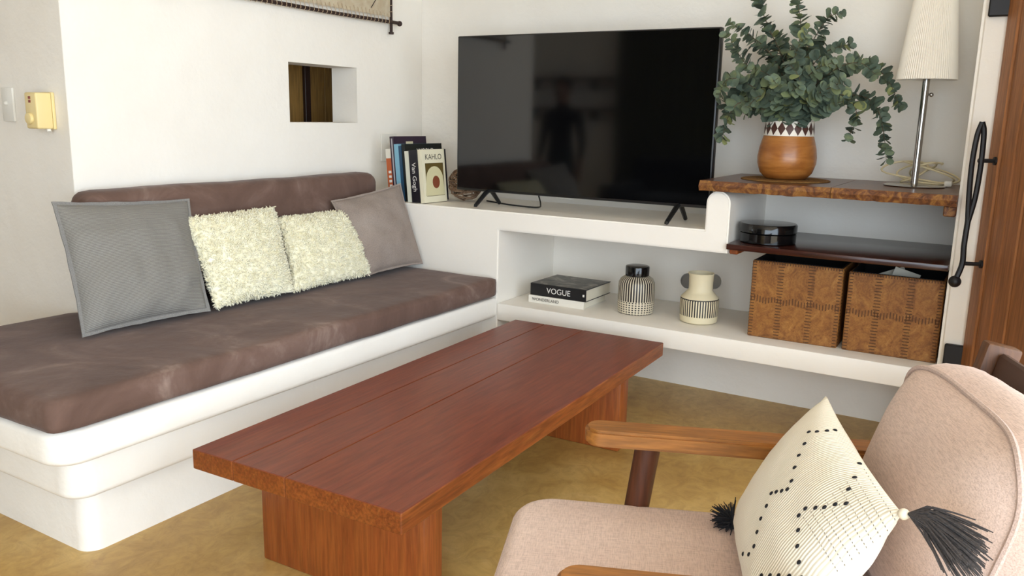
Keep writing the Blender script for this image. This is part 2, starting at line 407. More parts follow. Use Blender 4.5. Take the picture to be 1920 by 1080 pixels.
# upper live-edge shelf
t = thing('live_edge_shelf', 'thick dark timber slab shelf with rough live edge under the lamp', 'shelf', (2.15, -.3, .962))
for i, (x0, x1) in enumerate(((1.733, 2.206), (2.208, 2.604))):
    bm = bmesh.new(); n = 26; top = []; bot = []
    for k in range(n + 1):
        x = x0 + (x1 - x0) * k / n
        yy = -.545 + .012 * math.sin(x * 9) + .006 * noise.noise((x * 30, 0, 0))
        top.append((x, yy)); bot.append((x, yy - .006 + .012 * noise.noise((x * 25, 5, 0))))
    xb = x0
    vt = [bm.verts.new((x, y_, 1.0)) for x, y_ in top]; vb = [bm.verts.new((x, y_ + .004, .962 + .004 * noise.noise((x * 20, 9, 0)))) for x, y_ in bot]
    vm = [bm.verts.new((x, y_ - .007, .982 + .005 * noise.noise((x * 24, 2, 0)))) for x, y_ in bot]
    bt = [bm.verts.new((max(x, xb), -.001, 1.0)) for x, _ in top]; bb = [bm.verts.new((max(x, xb), -.001, .962)) for x, _ in top]
    for k in range(n):
        f1 = bm.faces.new((vt[k], vt[k + 1], bt[k + 1], bt[k]))
        for a, b in ((vm, vt), (vb, vm)):
            f2 = bm.faces.new((a[k], a[k + 1], b[k + 1], b[k])); f2.material_index = 1
        bm.faces.new((bb[k], bb[k + 1], vb[k + 1], vb[k])); bm.faces.new((bt[k], bt[k + 1], bb[k + 1], bb[k]))
    for k in (0, n):
        f = bm.faces.new((vb[k], vm[k], vt[k], bt[k], bb[k])); f.material_index = 1
    obj('board', bm, [MAT['slab'], MAT['live_edge']], t, sharp=30)
obj('cleat', rbox(2.565, 2.604, -.52, -.02, .925, .961, .004, 1), MAT['live_edge'], t)

# middle dark shelf
t = thing('dark_wood_shelf', 'thin dark red-brown wooden shelf above the two storage boxes', 'shelf', (2.2, -.3, .745))
obj('board', rbox(1.852, 2.604, -.545, -.001, .745, .767, .003, 2), MAT['dark_shelf'], t)
obj('cleat', rbox(1.852, 1.885, -.50, -.02, .722, .7445, .004, 1), MAT['table_edge'], t)

# ================================================================== cushions of the bench
def soft_box(x0, x1, y0, y1, z0, z1, r, rc, seed=0, amp=.004):
    """mattress: rounded plan, rolled edges, slightly uneven"""
    bm = bmesh.new(); nx = max(6, int((x1 - x0) / .03)); ny = max(6, int((y1 - y0) / .03)); nz = max(3, int((z1 - z0) / .02))
    def warp(p):
        x, y, z = p
        c = Vector((min(max(x, x0 + r), x1 - r), min(max(y, y0 + r), y1 - r), min(max(z, z0 + r), z1 - r)))
        d = Vector(p) - c
        if d.length > 1e-9:
            L = max(abs(d.x), abs(d.y), abs(d.z)); d = d.normalized() * L
        q = c + d; nn = noise.noise_vector((q.x * 4 + seed, q.y * 4, q.z * 4)) + .5 * noise.noise_vector((q.x * 11 + seed, q.y * 11, q.z * 11))
        return q + nn * amp
    def grid(f, na, nb):
        vv = [[bm.verts.new(warp(f(i / na, j / nb))) for j in range(nb + 1)] for i in range(na + 1)]
        for i in range(na):
            for j in range(nb): bm.faces.new((vv[i][j], vv[i + 1][j], vv[i + 1][j + 1], vv[i][j + 1]))
    X = lambda a: x0 + (x1 - x0) * a; Y = lambda a: y0 + (y1 - y0) * a; Zf = lambda a: z0 + (z1 - z0) * a
    for z in (z0, z1): grid(lambda a, b: (X(a), Y(b), z), nx, ny)
    for y in (y0, y1): grid(lambda a, b: (X(a), y, Zf(b)), nx, nz)
    for x in (x0, x1): grid(lambda a, b: (x, Y(a), Zf(b)), ny, nz)
    bmesh.ops.remove_doubles(bm, verts=bm.verts[:], dist=1e-5); return bm
o = obj('seat_cushion', soft_box(-.045, .832, -2.572, -.535, .427, .514, .018, 0, 3), MAT['suede'], sharp=0)
for v_ in o.data.vertices:
    wy = v_.co.y + o.location.y
    if wy > WY - .01 and v_.co.x + o.location.x < .006: v_.co.x = .006 - o.location.x
tag(o, 'long brown suede seat cushion lying on the white plaster bench', 'cushion')
bm = soft_box(.006, .155, -2.0, -.535, .521, .945, .05, 0, 9, .004)
o = obj('backrest_cushion', bm, MAT['suede'], sharp=0)
tag(o, 'brown suede backrest cushion leaning along the white left wall', 'cushion')

def pillow_bm(TL, TR, BR, BL, thick, n=28, pinch=.05, power=.55, wr=.006, seed=0, flange=0):
    """closed pillow between four corners; returns bmesh with UVs"""
    TL, TR, BR, BL = map(Vector, (TL, TR, BR, BL)); bm = bmesh.new(); uvl = bm.loops.layers.uv.new('UVMap')
    nrm = (TR - TL).cross(BL - TL).normalized(); cen = (TL + TR + BR + BL) / 4
    def pos(i, j, side):
        s = i / n * 2 - 1; t_ = j / n * 2 - 1
        s2 = s * (1 - pinch * (1 - t_ * t_) * abs(s)); t2 = t_ * (1 - pinch * (1 - s * s) * abs(t_))
        a = (s2 + 1) / 2; b = (t2 + 1) / 2
        p = (TL * (1 - a) + TR * a) * (1 - b) + (BL * (1 - a) + BR * a) * b
        e = max(0, (1 - s ** 4) * (1 - t_ ** 4)); e = max(0, (1 - s * s) * (1 - t_ * t_)) ** power * .75 + e * .25
        wn = noise.noise((a * 5 + seed, b * 5, seed)) * wr + noise.noise((a * 12 + seed, b * 12, seed)) * wr * .4
        return p + nrm * side * (thick / 2 * e + (wn if 0 < i < n and 0 < j < n else 0) + .0015)
    for side in (1, -1):
        vv = [[bm.verts.new(pos(i, j, side)) for j in range(n + 1)] for i in range(n + 1)]
        for i in range(n):
            for j in range(n):
                f = bm.faces.new((vv[i][j], vv[i + 1][j], vv[i + 1][j + 1], vv[i][j + 1]))
                for lp, (ii, jj) in zip(f.loops, ((i, j), (i + 1, j), (i + 1, j + 1), (i, j + 1))): lp[uvl].uv = (ii / n, jj / n)
        ring = [vv[i][0] for i in range(n)] + [vv[n][j] for j in range(n)] + [vv[i][n] for i in range(n, 0, -1)] + [vv[0][j] for j in range(n, 0, -1)]
        if side == 1: r1 = ring
        else: r2 = ring
    N = len(r1)
    for k in range(N): bm.faces.new((r1[k], r1[(k + 1) % N], r2[(k + 1) % N], r2[k]))
    return bm, [(r1[k].co + r2[k].co) / 2 for k in range(N)], cen
def flange_bm(ring, cen, wid, th=.004):
    bm = bmesh.new(); N = len(ring); inn = []; out = []
    nrm = (ring[N // 4] - ring[0]).cross(ring[3 * N // 4] - ring[0]).normalized()
    q = []
    for k, p in enumerate(ring):
        d = (p - cen).normalized() * wid * (1 + .25 * noise.noise((k * .3, 0, 0)))
        q.append([bm.verts.new(p - d * .3 + nrm * th / 2), bm.verts.new(p + d + nrm * th / 2), bm.verts.new(p + d - nrm * th / 2), bm.verts.new(p - d * .3 - nrm * th / 2)])
    for k in range(N):
        a, b = q[k], q[(k + 1) % N]
        for i in range(4): bm.faces.new((a[i], b[i], b[(i + 1) % 4], a[(i + 1) % 4]))
    return bm
def scatter_tufts(bm_src, count, size, rnd, cen, nrm):
    """curly pile: short bent cones over the pillow surface"""
    faces = bm_src.faces[:]; ar = [f.calc_area() for f in faces]; tot = sum(ar); out = bmesh.new()
    import bisect
    cum = []; s = 0
    for a in ar: s += a; cum.append(s)
    for _ in range(count):
        f = faces[min(len(faces) - 1, bisect.bisect(cum, rnd.random() * tot))]; vs_ = [v_.co for v_ in f.verts]
        a, b = rnd.random(), rnd.random(); p = (vs_[0] * (1 - a) + vs_[1] * a) * (1 - b) + (vs_[3] * (1 - a) + vs_[2] * a) * b
        fn = f.normal.copy()
        if fn.dot(p - cen) < 0 and abs(fn.dot(nrm)) < .5: fn = -fn
        sd = 1 if (p - cen).dot(nrm) > 0 else -1
        if fn.dot(nrm) * sd < -.2: fn = -fn
        d = (fn + Vector((rnd.uniform(-.8, .8), rnd.uniform(-.8, .8), rnd.uniform(-.9, .4)))).normalized()
        e = d.orthogonal().normalized(); e2 = d.cross(e); L = size * rnd.uniform(.7, 1.4); r = size * .34
        k = e * rnd.uniform(-.4, .4) + e2 * rnd.uniform(-.4, .4)
        b0 = [out.verts.new(p + (e * math.cos(q) + e2 * math.sin(q)) * r - d * .001) for q in (0, 2.1, 4.2)]
        b1 = [out.verts.new(p + d * L * .6 + k * L * .5 + (e * math.cos(q) + e2 * math.sin(q)) * r * .9) for q in (0, 2.1, 4.2)]
        tp = out.verts.new(p + d * L + k * L)
        for i in range(3):
            out.faces.new((b0[i], b0[(i + 1) % 3], b1[(i + 1) % 3], b1[i])); out.faces.new((b1[i], b1[(i + 1) % 3], tp))
    return out
def bench_pillow(name, label, corners, thick, mat, flange=None, tuft=None, seed=0, pinch=.05, group=None, power=.55, wr=.006):
    bm, ring, cen = pillow_bm(*corners, thick, seed=seed, pinch=pinch, power=power, wr=wr)
    bm.normal_update(); bot = min(v_.co.z for v_ in bm.verts)
    t = thing(name, label, 'pillow', (cen.x, cen.y, bot), None, group)
    tf = None
    if tuft:
        nrm = (corners[1] - corners[0]).cross(corners[3] - corners[0]).normalized()
        tf = scatter_tufts(bm, tuft[0], tuft[1], random.Random(seed), cen, nrm)
    fb = flange_bm(ring, cen, flange) if flange else None
    obj('cover', bm, mat, t, sharp=0)
    if fb: obj('flange', fb, MAT['flange'] if mat is MAT['twill'] else MAT['taupe'], t)
    if tf:
        o = obj('pile', tf, MAT['pile'], t, sharp=0); o['kind'] = 'stuff'; o['label'] = 'curly cream pile'
    return t
V = Vector
bench_pillow('grey_pillow', 'large blue-grey fine striped pillow at the near end of the bench',
             (V((.165, -2.128, .918)), V((.165, -1.632, .893)), V((.385, -1.745, .535)), V((.36, -2.185, .533))), .135, MAT['twill'], .012, seed=1, pinch=.05, wr=.011)
bench_pillow('fluffy_pillow', 'cream curly-pile pillow beside the large blue-grey pillow',
             (V((.20, -1.685, .838)), V((.19, -1.238, .842)), V((.405, -1.355, .533)), V((.395, -1.715, .533))), .115, MAT['pile'], tuft=(7000, .010), seed=2, group='cream curly-pile pillows')
bench_pillow('fluffy_pillow', 'cream curly-pile pillow beside the taupe pillow in the bench corner',
             (V((.19, -1.228, .795)), V((.205, -.802, .798)), V((.40, -.885, .533)), V((.40, -1.35, .533))), .11, MAT['pile'], tuft=(7000, .010), seed=3, group='cream curly-pile pillows')
bench_pillow('taupe_pillow', 'plain taupe pillow leaning in the bench corner below the books',
             (V((.185, -.895, .835)), V((.285, -.545, .897)), V((.412, -.545, .538)), V((.40, -.915, .535))), .125, MAT['taupe'], .008, seed=4, pinch=.05, wr=.010)

# ================================================================== television
t = thing('television', 'large flat black television standing on the white plaster shelf', 'television', (1.11, -.38, .81))
obj('casing', rbox(.500, 1.727, -.388, -.352, .877, 1.575, .005, 2), MAT['black'], t)
obj('back_cover', rbox(.70, 1.53, -.3515, -.31, .90, 1.30, .015, 2), MAT['black'], t)
obj('screen', rbox(.507, 1.720, -.3895, -.3883, .889, 1.569, 0), MAT['screen'], t, smooth=False)
obj('logo', rbox(1.055, 1.125, -.390, -.3882, .872, .8765, 0), MAT['silver'], t, smooth=False)
for x, yf, yb in ((.675, -.488, -.283), (1.597, -.512, -.29)):
    bm = bmesh.new()
    for y1 in (yf, yb):
        tube(bm, [(x, -.372, .884), (x, -.372 + (y1 + .372) * .25, .876), (x, y1 * .98 - .01, .822), (x, y1, .817)], [.010, .011, .009, .0085], 8)
    obj('foot', bm, MAT['black'], t)
bm = bmesh.new(); tube(bm, spline([(.93, -.36, .875), (.93, -.34, .835), (.90, -.31, .816), (.80, -.30, .814), (.70, -.27, .814), (.55, -.2, .814)], 8), .0035, 6)
obj('power_cord', bm, MAT['black'], t)

# ================================================================== books
def book(name, label, mtx, th, d, h, cover, pages='e4dcc8', group=None, parts=None, hinge=.0025):
    """closed hardback: x thickness, y depth from the spine, z height"""
    o0 = mtx @ Vector((th / 2, d / 2, 0))
    t = thing(name, label, 'book', tuple(o0), None, group)
    bm = bmesh.new(); c = hinge
    box(bm, 0, c, 0, d, 0, h); box(bm, th - c, th, 0, d, 0, h); box(bm, c, th - c, 0, c, 0, h)
    obj('cover', xf(bm, mtx), cover, t, smooth=False)
    obj('page_block', xf(rbox(c, th - c, c, d - .004, .003, h - .003, 0), mtx), plain('pages', pages, .85), t, smooth=False)
    return t
GB = 'art books leaning at the end of the television shelf'
def lean_m(x, y, th_deg, yaw):
    return Matrix.Translation((x, y, .8105)) @ Matrix.Rotation(math.radians(yaw), 4, 'Z') @ Matrix.Rotation(math.radians(-th_deg), 4, 'Y')
rows = [  # name key, thickness, depth, height, y spine, lean, cover colour, label
    ('orange', .034, .20, .245, -.47, 5.5, 'e2dccc', 'white and orange spined book standing leftmost of the leaning books'),
    ('purple', .026, .235, .305, -.475, 5.5, '2e1f30', 'tall dark plum book with a small cream title label'),
    ('sky', .026, .21, .27, -.48, 5.5, '7fb0c4', 'pale sky-blue book between the plum book and the navy book'),
    ('navy', .016, .21, .262, -.48, 5.5, '1f4560', 'thin navy-blue book beside the pale blue book'),
    ('black', .022, .27, .272, -.478, 5.5, '0e1413', 'wide black book with white lettering along its top edge'),
    ('white', .027, .18, .24, -.488, 5.5, 'd9d8c6', 'slim white spined book left of the thick black book'),
    ('thick', .052, .21, .245, -.492, 5.5, '15121c', 'thick black book with white lettering down its spine'),
    ('portrait', .024, .165, .25, -.492, 5.5, 'e4dcc0', 'cream art book with a framed picture on its front cover')]
xb = .392 - sum(r[1] for r in rows) - .006
WHITE = plain('print_white', 'ddd9d2', .7); DARK = plain('print_dark', '4a4138', .7)
for key, th, d, h, ys, ln, colr, lab in rows:
    mt = lean_m(xb, ys, ln, -4); xb += th + .001
    t = book('art_book', lab, mt, th, d, h, plain('cover_' + key, colr, .45), group=GB)
    R_ = mt.to_3x3(); ex, ey, ez = R_ @ V((1, 0, 0)), R_ @ V((0, 1, 0)), R_ @ V((0, 0, 1))
    if key == 'orange':
        obj('spine_band', xf(rbox(.001, th - .001, -.001, 0, .01, h - .045, 0), mt), plain('orange_print', 'b85a2a', .5), t, smooth=False)
        bm = bmesh.new()
        for k in range(4): box(bm, th * .35, th * .85, -.0018, -.0008, .128 - k * .022, .140 - k * .022)
        obj('lettering', xf(bm, mt), WHITE, t, smooth=False)
    if key == 'purple':
        obj('title_label', xf(rbox(th, th + .001, .085, .135, h - .045, h - .025, 0), mt), plain('label_cream', 'cfc6a6', .6), t, smooth=False)
        obj('rule_line', xf(rbox(th, th + .0008, .01, d - .01, h - .042, h - .0395, 0), mt), plain('rule', '6a5a6c', .6), t, smooth=False)
        obj('spine_edge', xf(rbox(th * .35, th * .65, -.001, 0, .01, h - .01, 0), mt), plain('spine_pale', 'a9a4a6', .6), t, smooth=False)
    if key == 'black':
        obj('lettering', text_bm('WORLD', .034, frame(mt @ V((th + .0006, .145, h - .036)), ey, ez)), WHITE, t, smooth=False)
    if key == 'thick':
        obj('lettering', text_bm('Van Gogh', .034, frame(mt @ V((th / 2, -.0006, .118)), -ez, ex)), WHITE, t, smooth=False)
    if key == 'portrait':
        obj('lettering', text_bm('KAHLO', .036, frame(mt @ V((th + .0006, d * .5, h - .037)), ey, ez)), DARK, t, smooth=False)
        pic = obj('picture', xf(rbox(th, th + .0008, .02, d - .015, .03, h - .065, 0), mt), plain('olive_print', '5b4a1c', .6), t, smooth=False)
        pts = [(d * .5 + .062 * math.cos(a), .105 + .065 * math.sin(a)) for a in [k * PI / 12 for k in range(13)]] + [(d * .5 - .07, .032), (d * .5 + .07, .032)]
        bmp = prism(pts, th + .0008, th + .0014, 'x'); sub('picture_arch', xf(bmp, mt), plain('cream_print', 'd2c99f', .6), pic, t, smooth=False)
        pts = [(d * .55 + .026 * math.cos(a), .095 + .030 * math.sin(a)) for a in [k * PI / 8 for k in range(16)]]
        sub('picture_oval', xf(prism(pts, th + .0014, th + .002, 'x'), mt), plain('rust_print', '7d4026', .6), pic, t, smooth=False)

# two books lying flat in the niche
def flat_m(x, y, z, yaw=0):   # spine towards the room, thickness up
    return Matrix.Translation((x, y, z)) @ Matrix.Rotation(math.radians(yaw), 4, 'Z') @ Matrix(((0, 0, 1, 0), (0, 1, 0, 0), (1, 0, 0, 0), (0, 0, 0, 1)))
mt = flat_m(.925, -.418, .3955, .5)
t = book('coffee_table_book', 'white spined book lying flat under the black book in the niche', mt, .034, .235, .278, plain('white_cover', 'e6e0d3', .5), group='books lying in the niche')
obj('lettering', text_bm('WONDERLAND', .019, frame((1.012, -.419, .4125), (1, .008, 0), (0, 0, 1))), DARK, t, smooth=False)
m = M('photo_cover', '55504a', .4); v = m.coord(scale=(1, 1.6, 1))
m.color(m.ramp(m.noise(v, 14, 5, .6, 1), [(.35, '1c1a19'), (.5, '4a4640'), (.6, '7d766b'), (.72, 'a8a094')]))
mt = flat_m(.93, -.412, .430, -.6)
t = book('coffee_table_book', 'thick black book with a grey photo cover on top of the pile', mt, .054, .25, .282, plain('black_cover', '121214', .4), 'd5cdb9', group='books lying in the niche')
obj('cover_photo', rbox(.935, 1.208, -.408, -.17, .4842, .4848, 0), m.m, t, smooth=False)
obj('lettering', text_bm('VOGUE', .036, frame((1.075, -.4150, .457), (1, -.010, 0), (0, 0, 1))), WHITE, t, smooth=False)
obj('publisher_mark', rbox(1.196, 1.204, -.4165, -.4145, .452, .462, 0), WHITE, t, smooth=False)

# twig ball
rnd = random.Random(5); bm = bmesh.new(); BR_ = .080
for k in range(46):
    q = Quaternion(Vector((rnd.uniform(-1, 1), rnd.uniform(-1, 1), rnd.uniform(-1, 1))).normalized(), rnd.uniform(0, 6.28))
    a0 = rnd.uniform(0, 6.28); sp = rnd.uniform(2.0, 5.0); off = rnd.uniform(-.5, .5); pts = []
    for i in range(15):
        a = a0 + sp * i / 14; rr = BR_ * (1 + .05 * math.sin(5 * a + k)) * rnd.uniform(.97, 1.0)
        pts.append(q @ (Vector((math.cos(a) * math.cos(off * .9), math.sin(a) * math.cos(off * .9), math.sin(off * .9))) * rr))
    tube(bm, pts, rnd.uniform(.0028, .0042), 5)
o = obj('twig_ball', xf(bm, Matrix.Translation((.456, -.25, .81 + .0835))), MAT['twig'])
tag(o, 'brown woven twig ball tucked between the books and the television', 'ornament')

# ================================================================== niche ceramics
m = M('striped_jar_glaze', 'e2d6bd', .4)
a, z = ang(m); st = m.math('GREATER_THAN', m.math('SINE', m.math('MULTIPLY', a, 42)), -.3)
dots = m.math('MULTIPLY', m.math('GREATER_THAN', m.math('SINE', m.math('MULTIPLY', a, 36)), -.1), m.math('GREATER_THAN', m.math('SINE', m.math('MULTIPLY', z, 620)), -.1))
up = between(m, z, .058 - .0815, .2); lo_ = between(m, z, -.2, .058 - .0815)
k_ = m.math('MAXIMUM', m.math('MULTIPLY', st, up), m.math('MULTIPLY', dots, lo_))
m.color(m.mix(k_, 'd9cdb4', '2c2624')); m.bump(k_, .4, -.003)
JX, JY = 1.405, -.315
t = thing('ceramic_jar', 'striped black and cream ceramic jar with a glossy black lid', 'jar', (JX, JY, .395))
obj('body', xf(lathe([(.068, 0), (.076, .004), (.079, .03), (.0795, .10), (.078, .135), (.070, .150), (.055, .160), (.050, .163)], 48), Matrix.Translation((JX, JY, .3955))), m.m, t)
obj('lid', xf(lathe([(.049, .1635), (.0515, .166), (.052, .200), (.050, .205), (.044, .207), (.02, .208)], 40), Matrix.Translation((JX, JY, .3955))), MAT['black_gloss'], t)
m = M('cream_vase_glaze', 'e4d5b0', .5); a, z = ang(m)
st = m.math('GREATER_THAN', m.math('SINE', m.math('MULTIPLY', a, 46)), .0)
ln = between(m, z, .1 - .104, .104 - .104)
k_ = m.math('MAXIMUM', m.math('MULTIPLY', st, between(m, z, .032 - .104, .1 - .104)), ln)
m.color(m.mix(k_, 'e3d6b4', '2a2524'))
JX, JY = 1.690, -.318
t = thing('ceramic_vase', 'cream ceramic vase with black ear handles and a striped belly', 'vase', (JX, JY, .395))
prof = [(.066, 0), (.076, .006), (.079, .03), (.080, .095), (.076, .108), (.060, .124), (.051, .136), (.0505, .16), (.052, .198), (.054, .206), (.0525, .208), (.048, .204), (.046, .16), (.046, .11), (.02, .10)]
obj('body', xf(lathe(prof, 48), Matrix.Translation((JX, JY, .3955))), m.m, t)
for s in (-1, 1):
    d = V((.87, .49, 0)) * s
    pts = [(.03 * math.cos(a), .03 * math.sin(a) * 1.05) for a in [k * PI / 12 for k in range(24)]]
    bm = prism(pts, -.008, .008); bmesh.ops.bevel(bm, geom=[e for e in bm.edges if e.is_boundary is False and abs(e.verts[0].co.z - e.verts[1].co.z) < 1e-6], offset=.003, segments=2, affect='EDGES')
    xf(bm, frame(V((JX, JY, .3955 + .172)) + d * .054, d, (0, 0, 1)))
    obj('handle', bm, MAT['black_gloss'], t)

# ================================================================== shelf items
TX, TY = 1.968, -.40
t = thing('black_tin', 'round glossy black lidded box on the dark wooden shelf', 'box', (TX, TY, .767))
obj('base', xf(lathe([(.098, .001), (.104, .004), (.105, .038), (.101, .040)], 44), Matrix.Translation((TX, TY, .767))), MAT['black_gloss'], t)
obj('lid', xf(lathe([(.1045, .0405), (.107, .043), (.107, .070), (.103, .075), (.06, .077), (.02, .077)], 44), Matrix.Translation((TX, TY, .767))), MAT['black_gloss'], t)

def storage_box(label, x0, x1, y0, y1, h, yaw, papers):
    cx, cy = (x0 + x1) / 2, (y0 + y1) / 2
    t = thing('storage_box', label, 'box', (cx, cy, .3955), math.radians(yaw), 'tan laced storage boxes')
    W_, D_ = (x1 - x0) / 2, (y1 - y0) / 2; th = .008; rnd = random.Random(int(x0 * 100))
    def panel(a0, a1, b0, b1):
        bm = bmesh.new(); box(bm, a0, a1, b0, b1, 0, h); bmesh.ops.bevel(bm, geom=bm.edges[:], offset=.003, segments=1, affect='EDGES'); return bm
    fr = panel(-W_, W_, -D_, -D_ + th)
    obj('front_panel', fr, MAT['burl'], t); obj('back_panel', panel(-W_, W_, D_ - th, D_), MAT['burl'], t)
    for s in (-1, 1): obj('side_panel', panel(min(s * W_, s * (W_ - th)), max(s * W_, s * (W_ - th)), -D_ + th, D_ - th), MAT['burl'], t)
    bm = bmesh.new(); box(bm, -W_ + th, W_ - th, -D_ + th, D_ - th, .002, .01); obj('bottom_panel', bm, MAT['liner'], t)
    bm = bmesh.new(); e = .0015
    for a in ((-W_ + th, W_ - th, -D_ + th, -D_ + th + e), (-W_ + th, W_ - th, D_ - th - e, D_ - th), (-W_ + th, -W_ + th + e, -D_ + th, D_ - th), (W_ - th - e, W_ - th, -D_ + th, D_ - th)):
        box(bm, *a, .01, h + .002)
    obj('liner', bm, MAT['liner'], t, smooth=False)
    bm = bmesh.new(); n = 26
    for c in (-W_ + .01, -W_ * .34, W_ * .34, W_ - .01):
        for k in range(n):
            z = h * (k + .5) / n; ll = (.011 if abs(c) < W_ * .8 else .007) * rnd.uniform(.8, 1.2)
            box(bm, c - ll, c + ll, -D_ - .0018, -D_ + .001, z - .0016, z + .0016)
    for k in range(30):
        x = -W_ + (k + .5) / 30 * 2 * W_; ll = .011 * rnd.uniform(.8, 1.2); z = h * .5 + .004 * math.sin(k)
        box(bm, x - .0016, x + .0016, -D_ - .0018, -D_ + .001, z - ll, z + ll)
    for k in range(24):
        z = h * (k + .5) / 24
        for s in (-1, 1):
            box(bm, min(s * (W_ + .0015), s * (W_ - .001)), max(s * (W_ + .0015), s * (W_ - .001)), -D_ + .006, -D_ + .02, z - .0016, z + .0016)
    for k in range(34):
        x = -W_ + (k + .5) / 34 * 2 * W_; box(bm, x - .0015, x + .0015, -D_ - .0018, -D_ + th * .5, h - .010, h + .0015)
    o = obj('lacing', bm, MAT['stitch'], t, smooth=False); o['kind'] = 'stuff'
    return t
storage_box('tan laced storage box standing next to the cream vase', 1.925, 2.258, -.425, -.085, .302, .5, 0)
storage_box('tan laced storage box with papers standing against the right wall end', 2.279, 2.595, -.425, -.09, .296, 0, 1)
for (x, y_, rz, hh) in ((2.40, -.33, .3, .31), (2.49, -.30, -.4, .31)):
    bm = rbox(-.045, .045, -.001, .001, .0, .22, 0); xf(bm, Matrix.Translation((x, y_, .3955 + hh - .215)) @ Matrix.Rotation(rz, 4, 'Y') @ Matrix.Rotation(.2, 4, 'Z'))
    o = obj('paper_sheet', bm, MAT['paper'], smooth=False); tag(o, 'white paper corner sticking up inside the right storage box' if x < 2.45 else 'white paper corner nearest the wall inside the right storage box', 'paper')

# ================================================================== vase with eucalyptus
VX, VY, VZ = 1.985, -.275, 1.0
o = obj('woven_mat', xf(lathe([(.02, .001)] + [(.012 + .155 * k / 40, .003 + .0022 * abs(math.sin(k * PI / 4))) for k in range(41)] + [(.168, .001)], 64), Matrix.Translation((VX, VY, VZ))), MAT['mat_fibre'], sharp=0)
tag(o, 'round brown woven fibre mat under the wooden vase', 'mat')
t = thing('wooden_vase', 'turned honey-wood vase with a white and brown diamond rim', 'vase', (VX, VY, VZ + .0055))
obj('body', xf(lathe([(.070, .006), (.078, .009), (.098, .03), (.110, .065), (.111, .09), (.106, .125), (.097, .158), (.0935, .170)], 56), Matrix.Translation((VX, VY, VZ))), MAT['turned'], t)
m = M('diamond_rim', 'efe9dc', .5); a, z = ang(m)
tri = m.math('MULTIPLY', m.math('PINGPONG', m.math('MULTIPLY', a, 19 / PI), 1.0), 1.0)      # 0..1..0
zz = m.math('ABSOLUTE', m.math('MULTIPLY', z, 2 / .052))                                   # 0 middle, 1 edges
k_ = m.math('LESS_THAN', m.math('ADD', m.math('ABSOLUTE', m.math('SUBTRACT', m.math('MULTIPLY', tri, 2), 1.0)), zz), 1.02)
k_ = m.math('LESS_THAN', m.math('ADD', tri, zz), 1.0)
m.color(m.mix(k_, 'efe8db', '4a2a20'))
obj('rim_band', xf(lathe([(.094, .1705), (.0945, .173), (.0905, .224), (.089, .226), (.086, .224), (.088, .173)], 72), Matrix.Translation((VX, VY, VZ))), m.m, t)
obj('inner_wall', xf(lathe([(.0855, .2235), (.084, .17), (.02, .165)], 40, False), Matrix.Translation((VX, VY, VZ))), MAT['liner'], t)

EU = thing('eucalyptus_bunch', 'leafy grey-green eucalyptus branches arching out of the wooden vase', 'plant', (VX, VY, VZ + .18))
def leaf_bm(r, seed):
    rn = random.Random(seed); bm = bmesh.new(); n = 9; c = bm.verts.new((0, r * .95, -.10 * r)); ring = []; mid = []
    for k in range(n):
        a = 2 * PI * k / n - PI / 2; q = 1 + rn.uniform(-.06, .06)
        ring.append(bm.verts.new((r * .95 * q * math.cos(a), r * .95 + r * q * math.sin(a), .12 * r * math.cos(2 * a) + rn.uniform(-.05, .05) * r)))
        mid.append(bm.verts.new((r * .5 * math.cos(a), r * .95 + r * .5 * math.sin(a), -.05 * r)))
    for k in range(n):
        j = (k + 1) % n; bm.faces.new((c, mid[k], mid[j])); bm.faces.new((mid[k], ring[k], ring[j], mid[j]))
    return bm
leaf_me = []
for s in range(5):
    me = bpy.data.meshes.new('leaf'); b = leaf_bm(.0165 + .0015 * s, s); b.to_mesh(b and me); b.free()
    me.polygons.foreach_set('use_smooth', [True] * len(me.polygons)); me.materials.append(MAT['leaf']); leaf_me.append(me)
Mth = V((VX, VY, VZ + .20))
